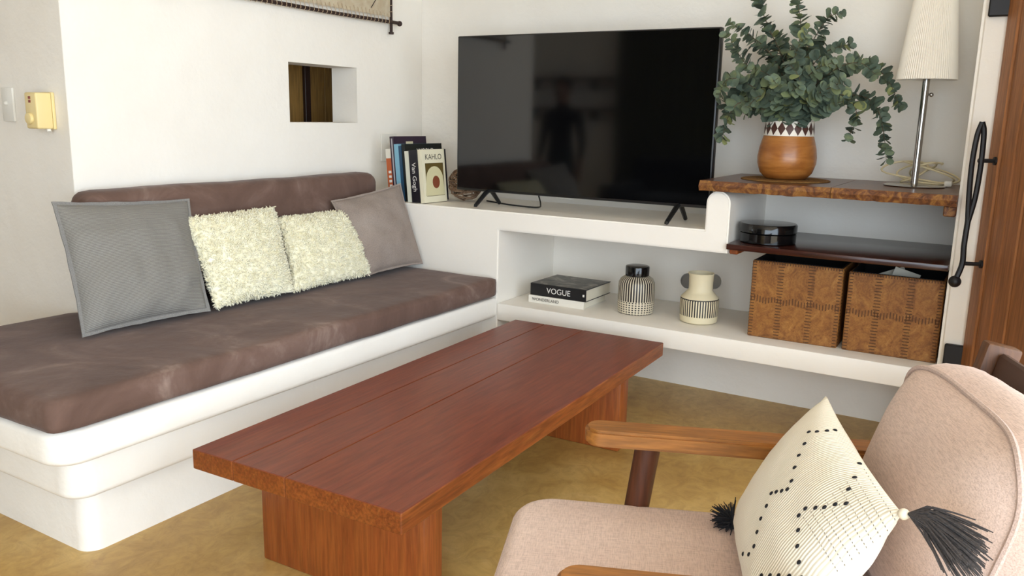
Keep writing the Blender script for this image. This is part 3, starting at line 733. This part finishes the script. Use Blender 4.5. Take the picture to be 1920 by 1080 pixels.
stems = [  # way points in the photograph with a distance from the wall
    [(1470, 150, -.30), (1440, 95, -.33), (1405, 66, -.36), (1368, 42, -.40)],
    [(1440, 160, -.33), (1395, 115, -.40), (1362, 62, -.46)],
    [(1435, 185, -.36), (1390, 150, -.44), (1360, 152, -.48), (1348, 185, -.5)],
    [(1425, 200, -.38), (1388, 192, -.44), (1364, 222, -.47), (1354, 262, -.48)],
    [(1440, 178, -.30), (1402, 168, -.32), (1368, 196, -.36), (1360, 220, -.37)],
    [(1488, 130, -.28), (1500, 70, -.28), (1500, 30, -.29), (1492, -8, -.3)],
    [(1500, 130, -.25), (1528, 70, -.24), (1555, 32, -.24), (1580, 26, -.25)],
    [(1508, 150, -.30), (1545, 100, -.32), (1595, 82, -.34)],
    [(1520, 170, -.33), (1570, 128, -.36), (1612, 118, -.38), (1642, 140, -.4)],
    [(1530, 178, -.25), (1590, 122, -.22), (1640, 128, -.22), (1668, 155, -.22), (1686, 200, -.23)],
    [(1545, 188, -.32), (1600, 178, -.33), (1640, 195, -.34), (1656, 245, -.34), (1662, 300, -.34)],
    [(1530, 192, -.36), (1580, 178, -.40), (1606, 212, -.42), (1590, 262, -.42)],
    [(1462, 130, -.22), (1432, 92, -.20), (1408, 74, -.20)],
    [(1470, 120, -.26), (1440, 50, -.26), (1424, 4, -.26), (1420, -12, -.26)],
    [(1490, 150, -.36), (1492, 100, -.40), (1515, 60, -.42)],
    [(1500, 165, -.38), (1530, 130, -.44), (1560, 118, -.46)],
    [(1465, 170, -.38), (1440, 140, -.44), (1412, 128, -.47)],
    [(1450, 195, -.40), (1425, 180, -.46), (1402, 200, -.49)],
    [(1490, 180, -.40), (1500, 150, -.46), (1480, 118, -.5)],
    [(1515, 190, -.40), (1555, 165, -.46), (1585, 152, -.49)],
    [(1470, 195, -.40), (1460, 165, -.46), (1450, 150, -.5)],
    [(1530, 205, -.38), (1562, 195, -.42), (1590, 188, -.44)],
    [(1450, 210, -.36), (1420, 205, -.40), (1395, 212, -.42)],
    [(1510, 205, -.38), (1535, 190, -.42), (1550, 170, -.45)],
    [(1480, 140, -.18), (1470, 90, -.14), (1455, 66, -.12)],
    [(1505, 140, -.18), (1520, 90, -.12), (1545, 78, -.10)],
    [(1485, 200, -.40), (1478, 178, -.45), (1500, 160, -.48)]]
rnd = random.Random(11); nleaf = 0; rest = bmesh.new()
plan = []
for si, wp in enumerate(stems):
    ctrl = [Mth + V((rnd.uniform(-.03, .03), rnd.uniform(-.03, .03), 0))] + [at_y(*p) for p in wp]
    pts = spline(ctrl, 9); bm = bmesh.new(); n = len(pts)
    tube(bm, pts, [.0026 - .0018 * i / (n - 1) for i in range(n)], 5)
    st = obj('stem', bm, MAT['stem'], EU)
    L = 0; nxt = .035
    for i in range(1, n):
        seg = pts[i] - pts[i - 1]; L += seg.length
        while L > nxt:
            p = pts[i]; d = seg.normalized(); frac = i / n; side = d.cross(V((0, 0, 1)))
            side = side.normalized() if side.length > .1 else V((1, 0, 0))
            side = Quaternion(d, rnd.uniform(0, PI)) @ side
            for s in (1, -1):
                fwd = (side * s * 1.0 + d * rnd.uniform(.1, .7) + V((rnd.uniform(-.35, .35), rnd.uniform(-.35, .35), rnd.uniform(-.45, .2)))).normalized()
                nrm = (d + V((rnd.uniform(-.7, .7), rnd.uniform(-1.0, .2), rnd.uniform(-.3, .7)))); nrm = (nrm - fwd * nrm.dot(fwd)).normalized()
                sc = (1.25 - .5 * frac ** 2) * rnd.uniform(.8, 1.15)
                plan.append((st, p, fwd, nrm, sc, rnd.randrange(5)))
            nxt += rnd.uniform(.013, .020) * (1.05 - .35 * frac)
order = list(range(len(plan))); rnd.shuffle(order); keep = set(order[:300])
for i, (st, p, fwd, nrm, sc, mi) in enumerate(plan):
    mx = Matrix((nrm.cross(fwd) * -1, fwd, nrm)).transposed().to_4x4() @ Matrix.Scale(sc, 4); mx.translation = p
    if p.y + fwd.y * .03 > -.012: continue
    if i in keep:
        o = bpy.data.objects.new('leaf', leaf_me[mi]); COL.objects.link(o); o.parent = st
        mm = mx.copy(); mm.translation = p - V(EU['world_geo']) - st.location; o.matrix_local = mm
    else:
        b = leaf_bm(.0165 + .0015 * mi, mi + 50); xf(b, mx); me = bpy.data.meshes.new('tmp'); b.to_mesh(me); b.free(); rest.from_mesh(me); bpy.data.meshes.remove(me)
o = obj('foliage', rest, MAT['foliage'], EU); o['kind'] = 'stuff'

# ================================================================== table lamp
LX, LY = 2.44, -.225
t = thing('table_lamp', 'chrome table lamp with a pleated cream shade on the slab shelf', 'lamp', (LX, LY, 1.0))
T0 = Matrix.Translation((LX, LY, 1.0))
obj('base', xf(lathe([(.104, .001), (.105, .004), (.098, .007), (.03, .010), (.016, .012)], 48), T0), MAT['chrome'], t)
obj('pole', xf(lathe([(.0125, .012), (.0125, .40)], 20), T0), MAT['chrome'], t)
bm = bmesh.new(); n = 160; rings = []
for zz in (0, .004, .34, .344):
    f = zz / .344; r = .099 * (1 - f) + .062 * f
    rings.append([bm.verts.new(((r + .0026 * (k % 2)) * math.cos(2 * PI * k / n), (r + .0026 * (k % 2)) * math.sin(2 * PI * k / n), .382 + zz)) for k in range(n)])
for zz in (.344, 0):
    f = zz / .344; r = .097 * (1 - f) + .060 * f
    rings.append([bm.verts.new((r * math.cos(2 * PI * k / n), r * math.sin(2 * PI * k / n), .382 + zz)) for k in range(n)])
rings.append(rings[0])
for a, b in zip(rings, rings[1:]):
    for k in range(n): bm.faces.new((a[k], a[(k + 1) % n], b[(k + 1) % n], b[k]))
obj('shade', xf(bm, T0), MAT['shade'], t, sharp=25)
bm = bmesh.new(); bmesh.ops.create_uvsphere(bm, u_segments=14, v_segments=10, radius=.008); xf(bm, T0 @ Matrix.Translation((.021, .008, .33))); tube(bm, [(LX + .010, LY + .004, 1.33), (LX + .02, LY + .008, 1.33)], .0035, 8)
obj('switch_knob', bm, MAT['chrome'], t)
bm = bmesh.new(); tube(bm, [(LX, LY, 1.385), (LX, LY, 1.43)], .018, 14); bmesh.ops.create_uvsphere(bm, u_segments=14, v_segments=10, radius=.028, matrix=T0 @ Matrix.Translation((0, 0, .46)))
obj('bulb', bm, MAT['white_plastic'], t)
bm = bmesh.new(); pts = []; rnd = random.Random(3)
for k in range(90):
    a = k * .33; rx = .075 + .03 * math.sin(a * .23); 
    pts.append((LX + .0 + rx * math.cos(a) + .045 * math.sin(k * .05), LY + .10 + .045 * math.sin(a), 1.010 + .042 * (1 + math.sin(a * .73 + 1)) * .9))
pts += [(2.52, -.16, 1.03), (2.54, -.17, 1.012)]
tube(bm, spline([pts[0]] + pts[1::3] + [pts[-1]], 4), .0037, 6)
c = obj('cord', bm, MAT['cord'], t)
bm = rbox(2.535, 2.562, -.19, -.16, 1.002, 1.024, .006, 2); obj('plug', bm, MAT['white_plastic'], t)

# ================================================================== coffee table
TB = thing('coffee_table', 'low red-brown plank coffee table on two slab legs', 'table', (1.352, -1.4875, 0), math.radians(1.55))
W_, L_ = .333, .842
cuts = [-W_, -W_ + .145, -.012, W_]
for a, b in zip(cuts, cuts[1:]):
    bm = rbox(a + .0006, b - .0006, -L_, L_, .317, .370, .003, 2)
    for f in bm.faces:
        if abs(f.normal.z) < .5: f.material_index = 1
    obj('plank', bm, [MAT['table'], MAT['table_side']], TB, smooth=False)
for y0, y1 in ((-.673, -.595), (.563, .641)):
    lg = obj('leg', rbox(-.274, .274, y0, y1, 0, .316, .006, 2), MAT['table_edge'], TB)
for s in (-1, 1): obj('stretcher', rbox(s * .15 - .02, s * .15 + .02, -.594, .562, .27, .316, .003, 1), MAT['table_edge'], TB)

# ================================================================== armchair
CH = thing('armchair', 'wooden armchair with beige-pink linen seat and back cushions', 'armchair', (2.185, -2.425, 0), math.atan2(-.38, -.925))
bm = prism(rrect(-.53, .145, -.288, .288, (.03, .085, .085, .03), 8), .325, .442)
bmesh.ops.bevel(bm, geom=[e for e in bm.edges if abs(e.verts[0].co.z - e.verts[1].co.z) < 1e-6], offset=.028, segments=5, profile=.55, affect='EDGES')
top_f = [f for f in bm.faces if len(f.verts) > 8]
for f in top_f:
    if f.normal.z > .5:
        r = bmesh.ops.poke(bm, faces=[f]); r['verts'][0].co.z += .006
sc_ = obj('seat_cushion', bm, MAT['linen'], CH, sharp=0)
bm = bmesh.new(); tube(bm, [(x, y_, .427) for x, y_ in rrect(-.527, .1405, -.2835, .2835, (.03, .085, .085, .03), 8)], .0042, 6, True)
sub('piping', bm, MAT['piping'], sc_, CH)
bm = bmesh.new(); tube(bm, [(x, y_, .338) for x, y_ in rrect(-.527, .1405, -.2835, .2835, (.03, .085, .085, .03), 8)], .0042, 6, True)
sub('piping', bm, MAT['piping'], sc_, CH)
# back cushion : local frame, u lateral, v up the back, w out of the face
bu = V((0, 1, 0)); bv = V((-.26, 0, .966)).normalized(); bw = bv.cross(bu) * -1
bw = V((bv.z, 0, -bv.x))
B0 = V((-.512, 0, .447))
def back_pt(u, v, w): return B0 + bu * u + bv * v + bw * w
H_, Wd, Tk = .368, .252, .12
bm = bmesh.new()
def back_surface(n=26):
    def prof(u, v):          # front bulge
        return .062 * max(0, (1 - abs(u / Wd) ** 5)) * max(0, (1 - abs(2 * v / H_ - 1) ** 4))
    def edge(s, t_):         # rounded-corner mapping of the unit square
        r = .30; a = max(abs(s), abs(t_))
        if a < 1e-6: return 0, 0
        x, y_ = s, t_; k = (abs(x) ** 5 + abs(y_) ** 5) ** (1 / 5)
        return x / k * a, y_ / k * a
    fr = []; bk = []
    for side, store in ((1, fr), (-1, bk)):
        for i in range(n + 1):
            row = []
            for j in range(n + 1):
                s, t_ = i / n * 2 - 1, j / n * 2 - 1; s, t_ = edge(s, t_); u = s * Wd; v = (t_ + 1) / 2 * H_
                wv_ = noise.noise((u * 9, v * 9, side * 3)) * .004
                p = back_pt(u, v, 0 + prof(u, v) + wv_) if side == 1 else back_pt(u * .97, v * .97 + .004, -Tk)
                row.append(bm.verts.new(p))
            store.append(row)
    for st in (fr, bk):
        for i in range(n):
            for j in range(n): bm.faces.new((st[i][j], st[i + 1][j], st[i + 1][j + 1], st[i][j + 1]))
    idx = [(i, 0) for i in range(n)] + [(n, j) for j in range(n)] + [(i, n) for i in range(n, 0, -1)] + [(0, j) for j in range(n, 0, -1)]
    prev = [fr[i][j] for i, j in idx]; N = len(idx); ring = [q.co.copy() for q in prev]; cen = back_pt(0, H_ / 2, -Tk / 2)
    for k in range(1, 6):
        f = k / 6; cur = []
        for (i, j), a in zip(idx, ring):
            b = bk[i][j].co; p = a * (1 - f) + b * f; d = (p - cen); d -= bw * d.dot(bw); d.normalize()
            cur.append(bm.verts.new(p + d * .034 * math.sin(PI * f) + d * .003 * noise.noise((p.x * 40, p.y * 40, p.z * 40))))
        for q in range(N): bm.faces.new((prev[q], prev[(q + 1) % N], cur[(q + 1) % N], cur[q]))
        prev = cur
    last = [bk[i][j] for i, j in idx]
    for q in range(N): bm.faces.new((prev[q], prev[(q + 1) % N], last[(q + 1) % N], last[q]))
    return ring
ring = back_surface(); cb = obj('back_cushion', bm, MAT['linen'], CH, sharp=0)
bm = bmesh.new(); tube(bm, [p + bw * .002 for p in ring], .0048, 6, True); sub('piping', bm, MAT['piping'], cb, CH)
for s in (-1, 1):
    pts = rrect(-.70, .012, s * .292 - .036, s * .292 + .036, (.01, .034, .034, .01), 8)
    bm = prism(pts, .567, .602); bmesh.ops.bevel(bm, geom=[e for e in bm.edges if abs(e.verts[0].co.z - e.verts[1].co.z) < 1e-6], offset=.006, segments=2, affect='EDGES')
    obj('arm', bm, MAT['arm'], CH)
    bm = bmesh.new(); tube(bm, [(-.118, s * .292, .568), (-.085, s * .292, .3), (-.045, s * .292, 0)], [.026, .025, .017], 16); obj('leg', bm, MAT['leg'], CH)
    bm = bmesh.new(); tube(bm, [(-.60, s * .292, .568), (-.655, s * .292, .3), (-.73, s * .292, 0)], [.026, .025, .017], 16); obj('leg', bm, MAT['leg'], CH)
    # back post
    pv = V((-.21, 0, .978)).normalized(); pw = V((pv.z, 0, -pv.x)); m_ = Matrix((bu, pv, pw)).transposed().to_4x4(); m_.translation = V((-.585, 0, .27))
    obj('back_post', xf(rbox(s * .262 - .017, s * .262 + .017, 0, .580, -.075, -.012, .006, 2), m_), MAT['post'], CH)
    obj('side_rail', rbox(-.62, .02, s * .24 - .014, s * .24 + .014, .275, .323, .004, 1), MAT['leg'], CH)
obj('back_slat', xf(rbox(-.244, .244, .425, .568, -.052, -.034, .005, 1), m_), MAT['slat'], CH)
obj('back_slat', xf(rbox(-.244, .244, .20, .32, -.052, -.034, .005, 1), m_), MAT['slat'], CH)
for x in (-.60, -.06): obj('cross_rail', rbox(x - .014, x + .014, -.226, .226, .275, .323, .004, 1), MAT['leg'], CH)

# patterned pillow on the armchair, in world coordinates
FW = V((-.925, -.38, 0)).normalized(); LA = V((.38, -.925, 0)).normalized(); A0 = V((2.185, -2.425, 0))
def chw(f, l, z): return A0 + FW * f + LA * l + V((0, 0, z))
cT, cR, cL, cB = chw(-.44, -.225, .718), chw(-.44, .250, .715), chw(-.285, -.195, .462), chw(-.285, .265, .462)
bm, ring, cen = pillow_bm(cT, cR, cB, cL, .13, n=30, pinch=.05, seed=8, wr=.004, power=.5)
PW = thing('patterned_pillow', 'cream woven pillow with black stitched dots and tassels on the armchair', 'pillow', tuple(V((cen.x, cen.y, .448))))
bm.normal_update(); tree = BVHTree.FromBMesh(bm)
dots = [(545, 247), (592, 245), (650, 240), (697, 237), (520, 315), (488, 382), (463, 452), (445, 530), (420, 578), (388, 588), (357, 593), (328, 602), (300, 675), (268, 748), (246, 826), (228, 908), (198, 955), (165, 953), (838, 430), (810, 510), (775, 577), (760, 660), (697, 665), (635, 682), (583, 686), (525, 690), (487, 730), (483, 815), (478, 907), (487, 1000), (430, 1080), (370, 1078), (320, 1078), (270, 1078), (500, 1090), (560, 1190), (440, 1180), (520, 1260)]
db = bmesh.new(); e1 = (cR - cT).normalized()
for a, b in dots:
    hit, nr, _, _ = tree.ray_cast(CAM_C, ray(1340 + a * .324, 730 + b * .324))
    if hit is None: continue
    if nr.dot(CAM_C - hit) < 0: nr = -nr
    m_ = frame(hit, e1 + V((0, 0, .5)), nr.cross(e1)); bmesh.ops.create_uvsphere(db, u_segments=8, v_segments=5, radius=1, matrix=m_ @ Matrix.Diagonal((.0056, .004, .0025, 1)))
# fine broken stitch lines across the ribbed panels
fb = bmesh.new()
for q in range(9):
    a0 = V((500 + q * 42, 720 - q * 34)) if q < 8 else V((850, 440)); d = V((300, 470)).normalized() if q < 5 else V((260, 420)).normalized()
    for k in range(16):
        p = a0 + d * (30 + k * 24)
        hit, nr, _, _ = tree.ray_cast(CAM_C, ray(1340 + p.x * .324, 730 + p.y * .324))
        if hit is None: continue
        if nr.dot(CAM_C - hit) < 0: nr = -nr
        if nr.dot((CAM_C - hit).normalized()) < .15: continue
        m_ = frame(hit, e1 + V((0, 0, -.6)), nr.cross(e1)); bmesh.ops.create_uvsphere(fb, u_segments=5, v_segments=4, radius=1, matrix=m_ @ Matrix.Diagonal((.0022, .0008, .0008, 1)))
obj('cover', bm, MAT['cotton'], PW, sharp=0)
o = obj('stitched_dots', db, MAT['black_thread'], PW); o['kind'] = 'stuff'
o = obj('stitch_lines', fb, plain('grey_stitch', '8d8478', .9), PW); o['kind'] = 'stuff'
def tassel(p, d, L, spread, count, mat, seed, sag):
    rn = random.Random(seed); bm = bmesh.new(); d = d.normalized()
    for k in range(count):
        dv = (d + V((rn.gauss(0, 1), rn.gauss(0, 1), rn.gauss(0, 1))) * spread).normalized(); l = L * rn.uniform(.65, 1.05)
        p1 = p + dv * l * .35 + V((rn.gauss(0, .003), rn.gauss(0, .003), rn.gauss(0, .003)))
        p2 = p1 + dv * l * .35 + sag * .3 * l; p3 = p2 + (dv + sag).normalized() * l * .3
        tube(bm, [p, p1, p2, p3], [.0018, .0016, .0013, .0008], 4)
    return bm
obj('corner_knot', xf(lathe([(.002, -.009), (.006, -.006), (.008, 0), (.006, .005), (.002, .008)], 14), frame(cR + (cR - cen).normalized() * .004, (0, 0, 1), (1, 0, 0))), MAT['cotton'], PW)
obj('tassel', tassel(cR + (cR - cen).normalized() * .014, LA * .50 - FW * .62 + V((0, 0, .0)), .098, .20, 260, None, 1, V((.02, -.08, -.55))), MAT['grey_thread'], PW)
obj('tassel', tassel(cL + (cL - cen).normalized() * .004 + V((0, 0, .004)), (cL - cen).normalized() + FW * .5 + V((0, 0, .25)), .042, .55, 200, None, 2, V((0, 0, 0))), MAT['black_thread'], PW)

# ================================================================== things on the walls
WH = thing('wall_hanging', 'pale hide stretched on a dark stick frame on the left wall', 'wall hanging', (.03, -.8, 1.60))
bm = bmesh.new(); ny, nz = 40, 30
gv = [[bm.verts.new((.030 + .006 * noise.noise((i * .3, j * .3, 0)), -1.55 + 1.255 * i / ny, 1.688 + .70 * j / nz + (.006 * noise.noise((i * .7, 0, 3)) if j in (0, nz) else 0))) for j in range(nz + 1)] for i in range(ny + 1)]
for i in range(ny):
    for j in range(nz): bm.faces.new((gv[i][j], gv[i + 1][j], gv[i + 1][j + 1], gv[i][j + 1]))
bmesh.ops.solidify(bm, geom=bm.faces[:], thickness=.003)
hd = obj('hide', bm, MAT['hide'], WH)
bm = bmesh.new(); tube(bm, [(.0335, -.44 + .03 * k, 1.715 + .035 * k) for k in range(3)], .0018, 5); sub('crease', bm, MAT['rod'], hd, WH)
for z in (1.665, 2.42):
    bm = bmesh.new(); tube(bm, spline([(.028, -1.62, z - .002), (.03, -1.2, z + .002), (.028, -.7, z - .002), (.03, -.225, z)], 8), [.0085] * 25, 8); obj('stick', bm, MAT['rod'], WH)
for y_ in (-1.57, -.278):
    bm = bmesh.new(); tube(bm, spline([(.022, y_, 1.615), (.022, y_ - .002, 1.9), (.022, y_ + .003, 2.2), (.022, y_, 2.47)], 8), [.0075] * 25, 8); obj('stick', bm, MAT['rod'], WH)
bm = bmesh.new(); bmesh.ops.create_uvsphere(bm, u_segments=12, v_segments=8, radius=.0135, matrix=Matrix.Translation((.03, -.222, 1.663))); obj('stick_knob', bm, MAT['rod'], WH)
bm = bmesh.new(); tube(bm, [(.022, -.278, 1.618), (.022, -.278, 1.608)], .013, 10); obj('stick_knob', bm, MAT['rod'], WH)
bm = bmesh.new(); rn = random.Random(4)
for k in range(46):
    y_ = -1.53 + k * .027; tube(bm, [(.033, y_ - .004, 1.70 + rn.uniform(0, .012)), (.0405, y_, 1.675), (.0405, y_ + .002, 1.660), (.028, y_ + .003, 1.6545)], .0013, 4)
for k in range(22):
    z = 1.71 + k * .03; tube(bm, [(.033, -.30 - rn.uniform(0, .01), z), (.031, -.28, z + .004), (.024, -.269, z + .005)], .0013, 4)
o = obj('lashing', bm, MAT['thread'], WH); o['kind'] = 'stuff'

ys = WY
t = thing('light_switch', 'white rectangular light switch plate at the far left edge', 'switch', (-.36, ys, 1.16))
obj('plate', rbox(-.385, -.313, ys - .010, ys - .0005, 1.165, 1.283, .003, 2), MAT['white_plastic'], t)
bm = bmesh.new(); bmesh.ops.create_uvsphere(bm, u_segments=12, v_segments=8, radius=.008, matrix=Matrix.Translation((-.352, ys - .012, 1.228))); obj('button', bm, MAT['white_plastic'], t)
t = thing('wall_timer', 'yellowed plastic timer box with a round dial beside the switch', 'timer', (-.1, ys, 1.14))
obj('back_box', rbox(-.136, -.068, ys - .012, ys - .0005, 1.144, 1.268, .003, 2), MAT['yellow_plastic'], t)
obj('cover', rbox(-.134, -.066, ys - .068, ys - .0125, 1.146, 1.266, .006, 3), MAT['yellow_plastic'], t)
bm = lathe([(.019, 0), (.018, .009), (.011, .011)], 24); xf(bm, frame((-.106, ys - .068, 1.180), (1, 0, 0), (0, 0, 1))); obj('dial', bm, MAT['yellow_plastic'], t)
bm = bmesh.new()
for z in (1.232, 1.244): box(bm, -.108, -.096, ys - .0692, ys - .0678, z, z + .009)
obj('warning_mark', bm, MAT['red'], t, smooth=False)
bm = bmesh.new(); tube(bm, [(-.080, ys - .025, 1.147), (-.075, ys - .025, 1.136)], .0075, 10); obj('pilot_knob', bm, MAT['white_plastic'], t)
t = thing('wall_socket', 'white socket plate on the left wall behind the books', 'socket', (.004, -.28, .99))
obj('plate', rbox(.0005, .010, -.345, -.225, .985, 1.122, .003, 2), MAT['white_plastic'], t)
obj('rocker', rbox(.0102, .013, -.30, -.27, 1.06, 1.09, .001, 1), MAT['white_plastic'], t)

# ================================================================== seen only as reflections in the television
t = thing('curtain', 'long dark olive curtain behind the camera, mirrored in the television', 'curtain', (0, -5.5, 0))
bm = bmesh.new(); pts = [(-1.0 + 1.9 * k / 120, -5.5 + .035 * math.sin(k * .8)) for k in range(121)]
lo_ = [[bm.verts.new((x, y_ + dy, z)) for x, y_ in pts] for dy, z in ((0, .03), (0, 2.4), (.006, 2.4), (.006, .03))]
for i in range(4):
    a, b = lo_[i], lo_[(i + 1) % 4]
    for k in range(120): bm.faces.new((a[k], a[k + 1], b[k + 1], b[k]))
obj('cloth', bm, fabric('olive_cloth', '4b4a3c', '57563f', 300), t)
bm = bmesh.new(); tube(bm, [(-1.1, -5.5, 2.42), (1.0, -5.5, 2.42)], .012, 10); obj('rail', bm, MAT['iron'], t)
t = thing('dark_sofa', 'dark charcoal sofa behind the camera, mirrored in the television', 'sofa', (.25, -4.6, 0))
CHAR = fabric('charcoal_cloth', '232326', '2e2e31', 300)
obj('base', rbox(-.55, 1.05, -4.95, -4.15, .1, .42, .03, 2), CHAR, t); obj('backrest', rbox(-.55, 1.05, -5.15, -4.9, .3, .86, .05, 3), CHAR, t)
for x in (-.55, .87): obj('armrest', rbox(x, x + .18, -4.93, -4.15, .3, .62, .04, 3), CHAR, t)
for x in (-.36, .26): obj('seat_cushion', rbox(x, x + .6, -4.9, -4.16, .421, .53, .04, 3), CHAR, t)
for x in (-.48, .98):
    for y_ in (-5.05, -4.25): obj('foot', rbox(x - .025, x + .025, y_ - .025, y_ + .025, 0, .1, .004, 1), MAT['leg'], t)
for z, lab in ((1.30, 'lower'), (1.62, 'upper')):
    t = thing('wall_shelf', lab + ' dark wooden wall shelf behind the camera, mirrored in the television', 'shelf', (-1.6, -5.5, z))
    obj('board', rbox(-2.2, -1.05, -5.59, -5.35, z, z + .03, .003, 1), MAT['slab'], t)
    for x in (-2.0, -1.25): obj('bracket', rbox(x - .01, x + .01, -5.59, -5.4, z - .1, z - .001, .003, 1), MAT['iron'], t)
# standing person
def person():
    t = thing('person', 'person in dark clothes standing, mirrored in the television', 'person', (-.88, -4.05, 0))
    J = []; Ed = []; Rd = []
    def j(p, r, parent=None):
        J.append(V(p)); Rd.append(r)
        if parent is not None: Ed.append((parent, len(J) - 1))
        return len(J) - 1
    pel = j((0, 0, .88), (.15, .105)); wst = j((0, .01, 1.02), (.125, .09), pel); chest = j((0, 0, 1.18), (.145, .10), wst); ush = j((0, -.01, 1.28), (.11, .075), chest)
    nk = j((0, 0, 1.345), (.05, .05), ush); hd0 = j((0, .012, 1.42), (.070, .085), nk); hd1 = j((0, .012, 1.50), (.074, .09), hd0); j((0, .0, 1.555), (.045, .05), hd1)
    for s in (-1, 1):
        sh = j((s * .16, -.01, 1.255), (.055, .055), ush); el = j((s * .205, -.02, 1.0), (.042, .042), sh); wr = j((s * .215, .05, .79), (.028, .024), el)
        pm = j((s * .215, .06, .725), (.020, .036), wr)
        for k, (dy, l) in enumerate(((-.028, .060), (-.010, .072), (.010, .076), (.028, .068))):
            a = j((s * .213, .06 + dy, .690), (.0095, .0095), pm); b = j((s * .208, .066 + dy, .690 - l * .55), (.009, .009), a); j((s * .200, .074 + dy, .690 - l), (.007, .007), b)
        a = j((s * .205, .10, .74), (.011, .011), pm); j((s * .195, .118, .705), (.009, .009), a)
        hp = j((s * .085, 0, .82), (.085, .085), pel); kn = j((s * .095, .01, .46), (.058, .06), hp); an = j((s * .10, -.015, .085), (.036, .04), kn)
        hl = j((s * .10, -.02, .04), (.036, .04), an); j((s * .105, .13, .028), (.038, .024), hl)
    me = bpy.data.meshes.new('body'); me.from_pydata([tuple(p) for p in J], Ed, []); o = bpy.data.objects.new('tmp_body', me); COL.objects.link(o)
    md = o.modifiers.new('s', 'SKIN'); md.branch_smoothing = .4; md.use_smooth_shade = True
    lay = me.skin_vertices[0].data if len(me.skin_vertices) else None
    for i, r in enumerate(Rd): lay[i].radius = r
    lay[0].use_root = True
    o.modifiers.new('d', 'SUBSURF').levels = 2
    dg = bpy.context.evaluated_depsgraph_get(); em = bpy.data.meshes.new_from_object(o.evaluated_get(dg)); bpy.data.objects.remove(o)
    bm = bmesh.new(); bm.from_mesh(em); bpy.data.meshes.remove(em)
    for f in bm.faces:
        c = f.calc_center_median(); f.material_index = 0
        if c.z < .93: f.material_index = 1
        if c.z < .075: f.material_index = 2
        if c.z > 1.345 or (c.z < .86 and abs(c.x) > .165): f.material_index = 3
    xf(bm, Matrix.Translation((-.88, -4.05, 0)))
    b = obj('body', bm, [fabric('dark_shirt', '1b1b20', '24242a'), fabric('dark_trousers', '1c2a30', '24343a'), MAT['black'], plain('skin', '7a5440', .55)], t, sharp=0)
    C0 = V((-.88, -4.05, 0))
    bm = bmesh.new(); bmesh.ops.create_uvsphere(bm, u_segments=24, v_segments=16, radius=1, matrix=Matrix.Translation(C0 + V((0, -.008, 1.515))) @ Matrix.Diagonal((.088, .105, .085, 1)))
    bmesh.ops.delete(bm, geom=[v_ for v_ in bm.verts if v_.co.y > C0.y + .055 and v_.co.z < 1.555 or v_.co.z < 1.46], context='VERTS')
    obj('hair', bm, plain('dark_hair', '15100e', .6), t)
    for s in (-1, 1):
        bm = bmesh.new(); bmesh.ops.create_uvsphere(bm, u_segments=10, v_segments=8, radius=.011, matrix=Matrix.Translation(C0 + V((s * .03, .092, 1.478)))); obj('eye', bm, MAT['white_plastic'], t)
        bm = bmesh.new(); bmesh.ops.create_uvsphere(bm, u_segments=10, v_segments=8, radius=1, matrix=Matrix.Translation(C0 + V((s * .078, .0, 1.465))) @ Matrix.Diagonal((.01, .018, .03, 1))); obj('ear', bm, plain('skin_ear', '7a5440', .55), t)
    bm = bmesh.new(); bmesh.ops.create_cone(bm, segments=8, radius1=.016, radius2=.006, depth=.045, cap_ends=True, matrix=Matrix.Translation(C0 + V((0, .105, 1.455))) @ Matrix.Rotation(.35, 4, 'X')); obj('nose', bm, plain('skin_nose', '7a5440', .55), t)
    bm = bmesh.new(); bmesh.ops.create_uvsphere(bm, u_segments=10, v_segments=6, radius=1, matrix=Matrix.Translation(C0 + V((0, .093, 1.418))) @ Matrix.Diagonal((.024, .006, .007, 1))); obj('mouth', bm, plain('lips', '6a3a34', .5), t)
person()
